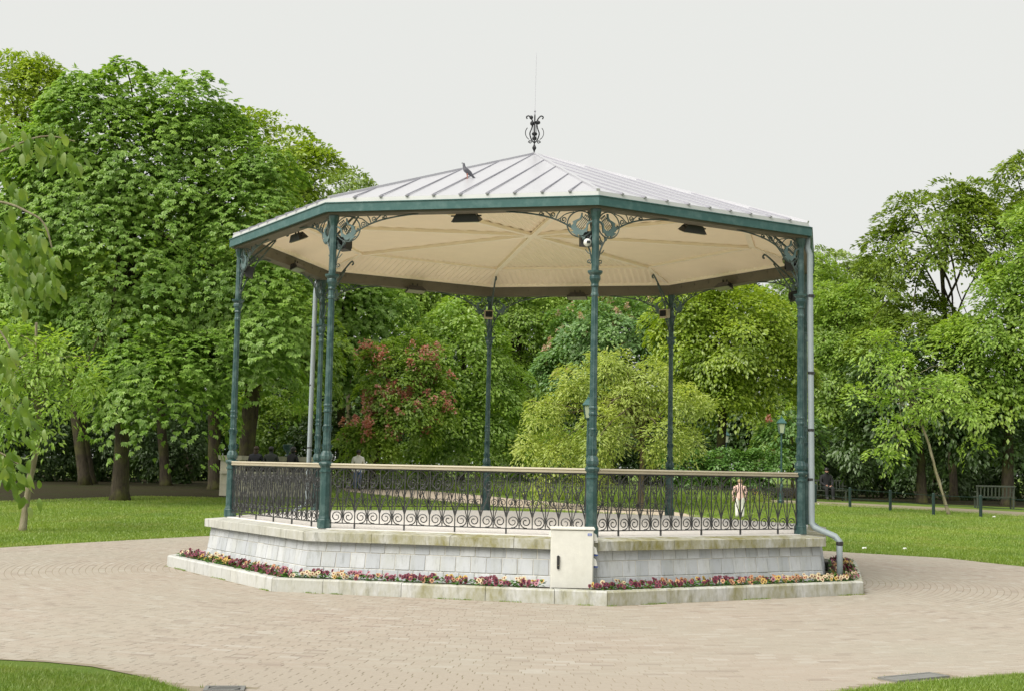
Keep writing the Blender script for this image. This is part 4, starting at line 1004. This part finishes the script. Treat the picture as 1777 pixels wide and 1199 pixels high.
tree('flowering_shrub', 'shrub with pink and cream blossom behind the right lamp post', 60, 1375, [(1375, 765, 52, 62)], 'bluish', .07, 'bark3', 85, 6, cat='shrub', lowcut=-1, bloom=('pink', .3, .3, None))

# far wood that closes the view
rg = np.random.default_rng(99); ells = []
for x in np.arange(-70, 71, 3.6):
    h = rg.uniform(9.0, 12.5) if -45 < x < 18 else rg.uniform(8.0, 10.0); d = rg.uniform(0, 14); ells.append(((x + rg.normal(0, 1), d, h * .5), (3.6, 2.5, h * .58)))
wsp = dict(SP['dark'], L=.42, W=.26, n=34, rb=1.0, d=.45)
V, F, _ = crown_geo(wsp, ells, rg, core=1.3); fw_ = obj('far_wood', np_mesh('far_wood', V, F, M['darkleaf']), None, None, (0, 92, terr(92)))
tag(fw_, 'dark far wood closing the view behind the park trees', 'wood', kind='stuff')

# weeping and young trees
tree('weeping_tree', 'pale yellow green weeping tree in the middle of the view through the bandstand', 47, 1112, [(1090, 690, 55, 48, 0), (1000, 665, 48, 42, 0), (1060, 632, 44, 34, .3), (1130, 655, 46, 38, .2), (1185, 690, 38, 30, -.2), (1225, 695, 24, 13, -.3), (945, 715, 38, 38, -.3), (915, 768, 22, 26, -.5), (970, 785, 36, 40, -.6), (1045, 750, 46, 48, -1.0), (1150, 760, 44, 40, -.8), (1195, 755, 26, 24, -.4), (1030, 815, 36, 26, -.6), (940, 830, 18, 30, -.4)],
     'weep', .11, 'bark3', 41, 34, lowcut=-.95, lean=(.05, 0, 2.0), trunk_top=(1108, 690))
tree('young_tree', 'young tree with slim pale trunk and drooping leaves on the left lawn', 30.9, 38, [(60, 640, 48, 40, 0), (30, 590, 52, 34, .2), (100, 605, 44, 32, 0), (145, 650, 34, 32, -.1), (-10, 660, 55, 48, -.2), (95, 690, 40, 28, -.2), (20, 725, 50, 34, -.3), (165, 680, 16, 16, 0), (85, 745, 30, 24, -.1)],
     'young', .075, 'bark2', 42, 30, lowcut=-.9, base=tuple(G(38, 921)), lean=(.25, 0, 2.4), trunk_top=(62, 560))
tree('leaning_sapling', 'young tree leaning left on a thin pale stem on the right lawn', 47.5, 1648, [(1585, 690, 52, 42, 0), (1520, 605, 40, 34, .2), (1560, 640, 44, 34, 0), (1645, 675, 48, 38, 0), (1690, 715, 34, 26, -.2), (1555, 745, 40, 30, -.3), (1530, 790, 34, 18, -.2), (1500, 690, 36, 30, 0), (1590, 610, 26, 20, .2), (1690, 770, 26, 13, .3)],
     'sapling', .05, 'bark2', 43, 30, lowcut=-.9, base=(14.79, 24.75, .33), lean=(-.95, 0, 3.1), trunk_top=(1545, 640))

# overhanging cherry tree whose trunk stands out of view on the left
D = 9.2; base = ground_at(-420, D)
oc = empty('overhanging_tree', tuple(base), 0, 'large leaved tree with boughs hanging in from the left edge', 'tree'); bb = np.array(base); rg = np.random.default_rng(5)
tp = [np.array(at(-400, 560, D)) - bb, np.array(at(-380, 330, D)) - bb]
obj('trunk', trunk_mesh('trunk', [(0, 0, -.05), tuple(tp[0] * .5), tuple(tp[0]), tuple(tp[1])], [.12, .11, .09, .07], 9, None, 1.3), M['bark3'], oc)
LM = []
for k in range(4):
    n = 5; Lf, Wf = .088, .043; V = []; F = []
    for j in range(n + 1):
        t = j / n; wd = Wf * .5 * math.sin(math.pi * min(1, t * .92 + .06)) ** .8 * (1 if j < n else .05); bend = -.035 * t * t * (1 + .4 * k)
        V += [(-wd, t * Lf, bend + wd * .25), (0, t * Lf, bend), (wd, t * Lf, bend + wd * .25)]
    for j in range(n): o = 3 * j; F += [(o, o + 1, o + 4, o + 3), (o + 1, o + 2, o + 5, o + 4)]
    me = bpy.data.meshes.new('leaf'); me.from_pydata(V, [], F); me.shade_smooth(); LM.append(me)
M['bigleaf'] = None
mt, n, o = newmat('leaf_cherry_blade')
c = ramp(n, objrand(n), [(0, (.09, .165, .030)), (.6, (.145, .235, .050)), (1, (.24, .32, .12))])
d_ = n.nodes.new('ShaderNodeBsdfPrincipled'); L(n, c, d_.inputs['Base Color']); d_.inputs['Roughness'].default_value = .45
t_ = n.nodes.new('ShaderNodeBsdfTranslucent'); L(n, mix(n, 1.0, c, (1.6, 1.6, .5), 'MULTIPLY'), t_.inputs[0]); ms_ = n.nodes.new('ShaderNodeMixShader'); ms_.inputs[0].default_value = .35
L(n, d_.outputs[0], ms_.inputs[1]); L(n, t_.outputs[0], ms_.inputs[2]); L(n, ms_.outputs[0], o.inputs[0]); BLM = mt
def bough(pix, zones, r0=.013):
    P = [tp[1] if pix[0][1] < 600 else tp[0]] + [np.array(at(u, v, D + dd)) - bb for u, v, dd in pix]
    q = smooth([tuple(p) for p in P], 6); br = obj('bough', MB().tube(q, list(np.linspace(r0, .005, len(q))), 6, False).mesh('bough', True), M['bark2'], oc)
    for (u0, v0, u1, v1, cnt) in zones:
        for k in range(int(cnt * 2.4)):
            t = rg.random(); u = u0 + (u1 - u0) * t + rg.normal(0, 10); v = v0 + (v1 - v0) * t + rg.normal(0, 13)
            p = np.array(at(u, v, D + rg.normal(0, .16))) - bb
            lf = obj('leaf', LM[rg.integers(4)], BLM, br, tuple(p)); sc_ = rg.uniform(.75, 1.15); lf.scale = (sc_,) * 3
            # hang down: +y of the leaf points mostly down
            dirv = Vector((rg.normal(0, .45) + .15, rg.normal(0, .4), -1 + rg.normal(0, .25))).normalized(); nv = Vector((rg.normal(0, .5), -1, .5 + rg.normal(0, .3)))
            xv = dirv.cross(nv).normalized(); zv = xv.cross(dirv); lf.rotation_euler = Matrix((xv, dirv, zv)).transposed().to_euler()
bough([(-140, 310, 0), (-20, 272, 0), (70, 238, .05), (130, 246, .1)], [(40, 240, 75, 270, 10), (80, 245, 135, 285, 12), (95, 255, 140, 300, 6), (-10, 225, 10, 240, 3)])
bough([(-140, 360, 0), (-10, 350, 0), (55, 372, -.05), (78, 392, -.05), (90, 430, -.05)], [(5, 385, 40, 450, 20), (20, 440, 40, 520, 22), (60, 400, 90, 450, 12), (66, 440, 88, 515, 20), (0, 310, 5, 320, 2), (25, 330, 45, 345, 5)])
bough([(-140, 560, 0), (-30, 555, 0), (10, 590, 0), (30, 640, 0)], [(0, 560, 12, 700, 10), (25, 690, 60, 750, 12), (5, 620, 15, 660, 4)], .010)
bough([(-140, 740, 0), (-40, 770, 0), (10, 790, 0), (45, 815, 0)], [(-10, 785, 45, 815, 14), (5, 805, 50, 860, 12)], .010)

# ------------------------------------------------------------------ grass
def grass(name, label, poly, dens, h, wd, seed, exclude=None, near=None):
    rg = np.random.default_rng(seed); P = np.array(poly); lo, hi = P.min(0), P.max(0); n = int(dens * (hi - lo).prod())
    q = lo + (hi - lo) * rg.random((n, 2)); q = q[inside(q, poly)]; q = q[~inside(q + rg.normal(0, .022, q.shape), PAVE)] if exclude is None else q[~inside(q, exclude)]
    z = np.array([terr(y) for y in q[:, 1]]) if q[:, 1].max() > 7 else np.zeros(len(q))
    p = np.column_stack([q, z]); n = len(p); hh = h * rg.uniform(.5, 1.4, n); a = rg.random(n) * 6.28
    w_ = np.stack([np.cos(a), np.sin(a), np.zeros(n)], 1) * (wd * rg.uniform(.6, 1.4, n))[:, None]; tip = p + np.stack([rg.normal(0, .5, n) * hh, rg.normal(0, .5, n) * hh, hh], 1)
    V = np.stack([p - w_, p + w_, tip], 1).reshape(-1, 3); F = np.arange(3 * n).reshape(-1, 3); TRI[0] += n
    o = obj(name, np_mesh(name, V, F, M['grass'])); tag(o, label, 'grass', kind='stuff')
grass('grass', 'short mown grass at the lower left corner', [(-6.2, -11.0), (-2.3, -12.3), (-2.2, -14.2), (-4.6, -14.2)], 9000, .032, .0035, 1)
grass('grass', 'short mown grass at the lower right corner', [(2.0, -13.2), (2.2, -11.6), (5.4, -10.0), (5.4, -13.2)], 9000, .032, .0035, 2)
grass('grass', 'mown lawn left of the bandstand', [(-15, 1.5), (-10, 1.8), (-6.5, 7.6), (-6, 26), (-14, 26), (-20, 17)], 620, .045, .010, 3)
grass('grass', 'mown lawn right of the bandstand', [(5.5, 7.0), (9, 4.5), (11.5, 1), (17, 12), (19, 24), (12, 31), (5, 33)], 620, .045, .010, 4)
grass('grass', 'lawn beyond the bandstand', [(-8, 10), (7, 10), (8, 18), (-1, 24), (-7, 32), (-11, 26)], 260, .06, .012, 6)
grass('long_grass', 'tall rough grass along the path beyond the bandstand', [(-8, 46), (-4, 39.5), (.5, 30), (6, 27), (10, 32), (4, 42), (-3, 50)], 160, .38, .02, 7)

NOX = [(0, 0), (0, 0), (0, 0)]
for dx, dy, dw, dd, da in DR:
    ca, sa = math.cos(da), math.sin(da); qp = [(dx + x * ca - y * sa, dy + x * sa + y * ca) for x, y in ((-dw * .62, dd * .5), (dw * .62, dd * .5), (dw * .62, dd * .62), (-dw * .62, dd * .62))]
    grass('weeds', 'thin weeds in the joints around the drain', qp, 1500, .03, .004, 21, NOX)
wd = []
for i in (7, 0, 1):
    rot = Matrix.Rotation(sm[i] + math.pi / 2, 3, 'Z')
    for k in range(150):
        x0 = random.uniform(-1, 1) * ap(RK) * T8
        if math.sin(x0 * 3.1 + i) + math.sin(x0 * 7.3) < .55: continue
        for q in range(9): p = rot @ Vector((x0 + random.gauss(0, .03), -ap(RK) - abs(random.gauss(0, .018)), .006)); wd.append(p)
Vw = []
for p in wd:
    a = random.uniform(0, 6.28); h = random.uniform(.008, .028); Vw += [(p.x - .004 * math.cos(a), p.y - .004 * math.sin(a), p.z), (p.x + .004 * math.cos(a), p.y + .004 * math.sin(a), p.z), (p.x + random.gauss(0, .008), p.y + random.gauss(0, .008), p.z + h)]
tag(obj('weeds', np_mesh('weeds', np.array(Vw), np.arange(len(Vw)).reshape(-1, 3), M['grass'])), 'moss and tiny weeds along the foot of the kerb', 'weeds', kind='stuff')

# ------------------------------------------------------------------ park furniture
def lamp(name, label, base, H):
    t = empty('street_lamp', tuple(base), 0, label, 'street lamp', 'park lanterns')
    MB().lathe([(.11, 0), (.11, .12), (.085, .16), (.075, .7), (.05, .78), (.04, .85), (.034, H - .75), (.05, H - .74), (.05, H - .70), (.03, H - .68)], 12).build('post', M['green'], t)
    z = H - .68
    MB().lathe([(.11, z + .02), (.185, z + .40)], 4).build('lantern_glass', M['glass'], t)
    fr = MB()
    for k in range(4):
        a = math.pi / 2 * (k + .5); fr.bar((.115 * math.cos(a), .115 * math.sin(a), z), (.192 * math.cos(a), .192 * math.sin(a), z + .41), .022, .022)
    fr.lathe([(.12, z), (.12, z + .02)], 4); fr.build('lantern_frame', M['green'], t)
    MB().lathe([(.25, z + .40), (.25, z + .425), (.10, z + .58), (.05, z + .60), (.05, z + .64), (.02, z + .66), (.012, z + .74)], 4).build('lantern_roof', M['fascia'], t)
    return t
lamp('a', 'green lantern post in front of the pink blossomed shrub', ground_at(1356, 53), 3.45)
lamp('b', 'green lantern post half hidden behind the centre front column', ground_at(1019, 41), 3.75)
lamp('c', 'small distant lantern post beside the robinia trunk', ground_at(1260, 74), 3.4)

sp_ = empty('signpost', tuple(ground_at(1311, 60)), 0, 'orange brown wooden signpost with a board in front of the hedge', 'signpost')
MB().box(-.09, .09, -.09, .09, -.05, 1.55).build('post', M['wood'], sp_); MB().prism([(-.34, -.12, 1.55), (.34, -.12, 1.55), (.34, .12, 1.55), (-.34, .12, 1.55)], [(-.30, -.10, 1.75), (.30, -.10, 1.75), (.30, .10, 1.75), (-.30, .10, 1.75)]).build('board', M['beige'], sp_)

# post and wire fence on the right
fp = [G(1415, 872), G(1475, 880), G(1545, 886), G(1620, 893), G(1702, 897), G(1790, 903), G(1890, 912)]
fen = empty('fence', tuple(fp[0]), 0, 'low dark green post and wire fence beside the right path', 'fence'); f0 = fp[0]
for k, p in enumerate(fp):
    q = p - f0; MB().lathe([(.055, -.05), (.055, .74), (.03, .77)], 8).build('post', M['fencegreen'], fen, loc=tuple(q))
    if k:
        for z in (.35, .68): MB().tube([tuple(fp[k - 1] - f0 + Vector((0, 0, z))), tuple(q + Vector((0, 0, z)))], .011, 4).build('wire', M['fencegreen'], fen)
def bench(label, base, rz):
    t = empty('bench', tuple(base), rz, label, 'bench', 'benches by the right path')
    for k in range(4): MB().box(-.75, .75, -.22 + k * .115, -.12 + k * .115, .43, .465).build('seat_slat', M['benchwood'], t)
    for k in range(11): x = -.7 + k * .14; MB().bar((x, .24, .48), (x, .30, .86), .05, .02, (0, 1, 0)).build('back_slat', M['benchwood'], t)
    MB().bar((-.75, .305, .87), (.75, .305, .87), .04, .06).build('top_rail', M['benchwood'], t)
    for x in (-.68, .68):
        for y in (-.18, .24): MB().box(x - .03, x + .03, y - .03, y + .03, -.02, .43 if y < 0 else .86).build('leg', M['benchwood'], t)
        MB().box(x - .03, x + .03, -.22, .24, .62, .66).build('armrest', M['benchwood'], t)
    return t
bench('slatted bench in the shade by the fence at the right', ground_at(1724, 52.5), R(175))
bA = ground_at(1438, 57); bench('dark bench holding the seated person right of the downpipe', bA, R(5))
for k, (u, v, lb) in enumerate(((1570, 953, 'white scrap of litter on the right lawn near the paving'), (1500, 952, 'tiny white scrap of litter on the right lawn edge'), (1725, 897, 'white scrap of litter by the fence path'), (1420, 875, 'pale scrap of litter beside the first fence post'))):
    p = G(u, v); mb = MB(); nn = 7; mb.prism([(.065 * math.cos(a) * random.uniform(.6, 1.2), .05 * math.sin(a), .01) for a in np.arange(nn) * 6.28 / nn], [(.04 * math.cos(a), .03 * math.sin(a), random.uniform(.03, .05)) for a in np.arange(nn) * 6.28 / nn])
    tag(mb.build('litter', M['paper'], None, loc=tuple(p)), lb, 'litter')

# low pale stone wall and pedestals at the back left
wb = at(470, 809, 50); wz = terr(wb.y)
wall = empty('stone_wall', (wb.x, wb.y, wz), R(-4), 'low pale stone wall with pedestals behind the left railing', 'wall')
xl, xr = (380 - 470) * 50 / FPX, (560 - 470) * 50 / FPX
nb_ = 8
for k in range(nb_):
    x0 = xl + (xr - xl) * k / nb_; x1 = xl + (xr - xl) * (k + 1) / nb_
    for z0, z1 in ((0, .42), (.42, .84)): MB().box(x0 + .004, x1 - .004, .0, .35, z0 - .05 * (z0 == 0), z1 - .006).build('wall_block', M['sandstone'], wall)
for k in range(4):
    x0 = xl + (xr - xl) * k / 4; x1 = xl + (xr - xl) * (k + 1) / 4; MB().box(x0 + .003, x1 - .003, -.05, .40, .84, .93).build('wall_cap', M['sandstone'], wall)
for u, w_ in ((392, .38), (487, .24), (524, .22)):
    x = (u - 470) * 50 / FPX; pd = MB().box(x - w_, x + w_, .42, .42 + 2 * w_, 0, 1.35).build('pedestal', M['sandstone'], wall)
    MB().prism([(x - w_ - .05, .37, 1.35), (x + w_ + .05, .37, 1.35), (x + w_ + .05, .47 + 2 * w_, 1.35), (x - w_ - .05, .47 + 2 * w_, 1.35)], [(x - w_ - .09, .33, 1.52), (x + w_ + .09, .33, 1.52), (x + w_ + .09, .51 + 2 * w_, 1.52), (x - w_ - .09, .51 + 2 * w_, 1.52)]).build('pedestal_cap', M['sandstone'], pd)
for u, lb in ((392, 'dark green urn on the left pedestal of the stone wall'), (491, 'dark green urn on the middle pedestal of the stone wall')):
    x = (u - 470) * 50 / FPX; a = R(-4); w_ = .38 if u < 400 else .24
    tag(MB().lathe([(.10, 0), (.10, .04), (.04, .08), (.05, .14), (.17, .30), (.19, .42), (.21, .44), (.18, .45)], 14).build('urn', M['green'], None, True, loc=(wb.x + x * math.cos(a) - (.42 + w_) * math.sin(a), wb.y + x * math.sin(a) + (.42 + w_) * math.cos(a), wz + 1.52)), lb, 'urn')

# ------------------------------------------------------------------ people
def cloth(c): return m_plain('cloth', c, .9, 0, .25, 12)
SKIN = m_plain('skin', (.42, .24, .17), .6, 0, .06, 10); SKD = m_plain('skin_dark', (.10, .055, .035), .6, 0, .06, 10)
def person(label, base, rz, J, hair, mats, hs=1.0, sk=SKIN, hair_len=0, loc_z=0.0):
    """J: joints dict; mats: top, bottom, shoe. Body one skinned surface, coloured by region."""
    t = empty('person', (base[0], base[1], base[2] + loc_z), rz, label, 'person')
    names = ['pel', 'spi', 'che', 'nec', 'hea', 'cro', 'shL', 'elL', 'wrL', 'haL', 'shR', 'elR', 'wrR', 'haR', 'hiL', 'knL', 'anL', 'toL', 'hiR', 'knR', 'anR', 'toR']
    rad = dict(pel=(.15, .11), spi=(.135, .10), che=(.16, .115), nec=.055, hea=.095, cro=.085, shL=.078, elL=.060, wrL=.042, haL=.034, shR=.078, elR=.060, wrR=.042, haR=.034, hiL=.115, knL=.088, anL=.066, toL=.045, hiR=.115, knR=.088, anR=.066, toR=.045)
    E_ = [('pel', 'spi'), ('spi', 'che'), ('che', 'nec'), ('nec', 'hea'), ('hea', 'cro'), ('che', 'shL'), ('shL', 'elL'), ('elL', 'wrL'), ('wrL', 'haL'), ('che', 'shR'), ('shR', 'elR'), ('elR', 'wrR'), ('wrR', 'haR'), ('pel', 'hiL'), ('hiL', 'knL'), ('knL', 'anL'), ('anL', 'toL'), ('pel', 'hiR'), ('hiR', 'knR'), ('knR', 'anR'), ('anR', 'toR')]
    ix = {k: q for q, k in enumerate(names)}
    me = skin_mesh('body', [(*J[k], rad[k]) for k in names], [(ix[a], ix[b]) for a, b in E_], 0, 2)
    # fingers and a nose joined into the same mesh
    bm = bmesh.new(); bm.from_mesh(me); ex = MB()
    for sd_ in 'LR':
        h = Vector(J['ha' + sd_]); d = (h - Vector(J['wr' + sd_])).normalized(); sx = d.cross(Vector((0, 1, .2))).normalized()
        for q in range(4): b0 = h + sx * (-.024 + .016 * q); ex.tube([b0, b0 + d * .045, b0 + d * (.075 - .01 * abs(q - 1.4)) + Vector((0, -.012, 0))], [.0095, .009, .006], 5)
        ex.tube([h - d * .03 + sx * .03, h + sx * .05 + d * .01, h + sx * .052 + d * .035], [.011, .010, .007], 5)
    hv = Vector(J['hea']); ex.tube([hv + Vector((0, -.085, .02)), hv + Vector((0, -.115, -.005))], [.010, .016], 5)
    for q in ex.f: pass
    vv = [bm.verts.new(p) for p in ex.v]
    for q in ex.f:
        try: bm.faces.new([vv[k] for k in q])
        except ValueError: pass
    bm.to_mesh(me); bm.free(); me.shade_smooth()
    for q in (sk, mats[0], mats[1], mats[2]): me.materials.append(q)
    reg = {}
    for a, b in E_:
        if a in ('nec', 'hea'): c = 0
        elif b[:2] in ('wr', 'ha') or a[:2] == 'wr': c = 0 if (b[:2] == 'ha' or not mats[3]) else 1
        elif a[:2] in ('an',): c = 3
        elif a[:2] in ('hi', 'kn') or b[:2] == 'hi': c = 2
        else: c = 1
        reg[(a, b)] = c
    segs = [(np.array(J[a]), np.array(J[b]), reg[(a, b)]) for a, b in E_]
    mi_ = []
    for p in me.polygons:
        c = np.array(p.center); best = (9, 0)
        for a, b, k in segs:
            ab_ = b - a; tt = np.clip((c - a) @ ab_ / (ab_ @ ab_ + 1e-9), 0, 1); dd = np.linalg.norm(c - a - ab_ * tt) - (.05 if k == 1 else 0)
            if dd < best[0]: best = (dd, k)
        mi_.append(best[1])
    me.polygons.foreach_set('material_index', mi_); obj('body', me, None, t)
    hb = MB(); hc = Vector(J['hea']).lerp(Vector(J['cro']), .62); hb.ball((hc.x, hc.y + .02, hc.z + .015), .112, 8, (.95, 1.0, .95))
    if hair_len: hb.ball((hc.x, hc.y + .06, hc.z - hair_len * .55), .09, 8, (1.05, .7, hair_len / .09 * .75))
    hb.build('hair', hair, t, True)
    for e in (-.032, .032): MB().ball((hv.x + e, hv.y - .088, hv.z + .035), .011, 4).build('eye', M['dark'], t)
    return t
def standing(lean=0.0, stride=.18):
    f = lambda x, y, z: (x, y - lean * max(0, z - .95), z)
    return dict(pel=f(0, 0, .95), spi=f(0, 0, 1.12), che=f(0, 0, 1.33), nec=f(0, -.02, 1.50), hea=f(0, -.05 - lean * .2, 1.60), cro=f(0, -.06 - lean * .25, 1.70), shL=f(-.20, 0, 1.40), elL=f(-.26, .03, 1.13), wrL=f(-.25, -.08, .90), haL=f(-.25, -.10, .82),
                shR=f(.20, 0, 1.40), elR=f(.26, .05, 1.13), wrR=f(.25, 0, .89), haR=f(.25, -.03, .81), hiL=(-.10, 0, .90), knL=(-.11, -stride * .7, .50), anL=(-.11, -stride * .6, .09), toL=(-.12, -stride * .6 - .16, .04), hiR=(.10, 0, .90), knR=(.10, .02, .50), anR=(.10, stride, .10), toR=(.11, stride - .15, .04))
def seated():
    return dict(pel=(0, 0, .10), spi=(0, .02, .28), che=(0, 0, .50), nec=(0, -.03, .67), hea=(0, -.06, .77), cro=(0, -.06, .87), shL=(-.20, 0, .57), elL=(-.27, -.05, .31), wrL=(-.16, -.26, .20), haL=(-.11, -.32, .18), shR=(.20, 0, .57), elR=(.27, -.05, .31), wrR=(.16, -.26, .20), haR=(.11, -.32, .18),
                hiL=(-.10, -.04, .09), knL=(-.14, -.44, .10), anL=(-.13, -.46, -.34), toL=(-.13, -.60, -.40), hiR=(.10, -.04, .09), knR=(.14, -.44, .10), anR=(.13, -.46, -.34), toR=(.13, -.60, -.40))
HB = m_plain('hair_brown', (.05, .028, .015), .6); HK = m_plain('hair_black', (.012, .011, .010), .5); HG = m_plain('hair_fair', (.35, .25, .13), .6)
shoe = cloth((.03, .03, .03)); blackc = cloth((.015, .015, .017)); white_c = cloth((.70, .69, .64))
gm = G(620, 851)
person('man in white shirt and blue jeans walking on the path, head bowed', (gm.x, gm.y, gm.z), R(12), standing(.10, .20), HK, (white_c, cloth((.07, .12, .24)), shoe, True), sk=SKD)
gw = ground_at(1284, 43)
pw = person('small person in pale pink top and white trousers behind the right railing', (gw.x, gw.y, gw.z), R(165), standing(.05, .10), HG, (cloth((.62, .42, .36)), white_c, cloth((.5, .5, .48)), True)); pw.scale = (.80, .80, .70)
wa = R(-4)
for u, lb, hair, mts, hl in ((441, 'seated person with long brown hair and dark top, leftmost on the stone wall', HB, (cloth((.03, .03, .04)), blackc, shoe, False), .22),
                             (468, 'seated person in dark grey jacket, middle of three on the stone wall', HK, (cloth((.045, .05, .045)), blackc, shoe, True), 0),
                             (506, 'seated person in black, rightmost of three on the stone wall', HK, (blackc, blackc, shoe, True), .1)):
    x = (u - 470) * 50 / FPX
    person(lb, (wb.x + x * math.cos(wa) - .12 * math.sin(wa), wb.y + x * math.sin(wa) + .12 * math.cos(wa), wz + .95), R(random.uniform(-20, 20) + (180 if u != 506 else 150)), seated(), hair, mts, hair_len=hl)
person('seated person in dark clothes on the shaded bench right of the downpipe', (bA.x - .1, bA.y + .03, bA.z + .47), R(8), seated(), HK, (blackc, blackc, shoe, True))
print('foliage tris', TRI[0], 'bricks', NBRICK, 'objects', len(bpy.data.objects))
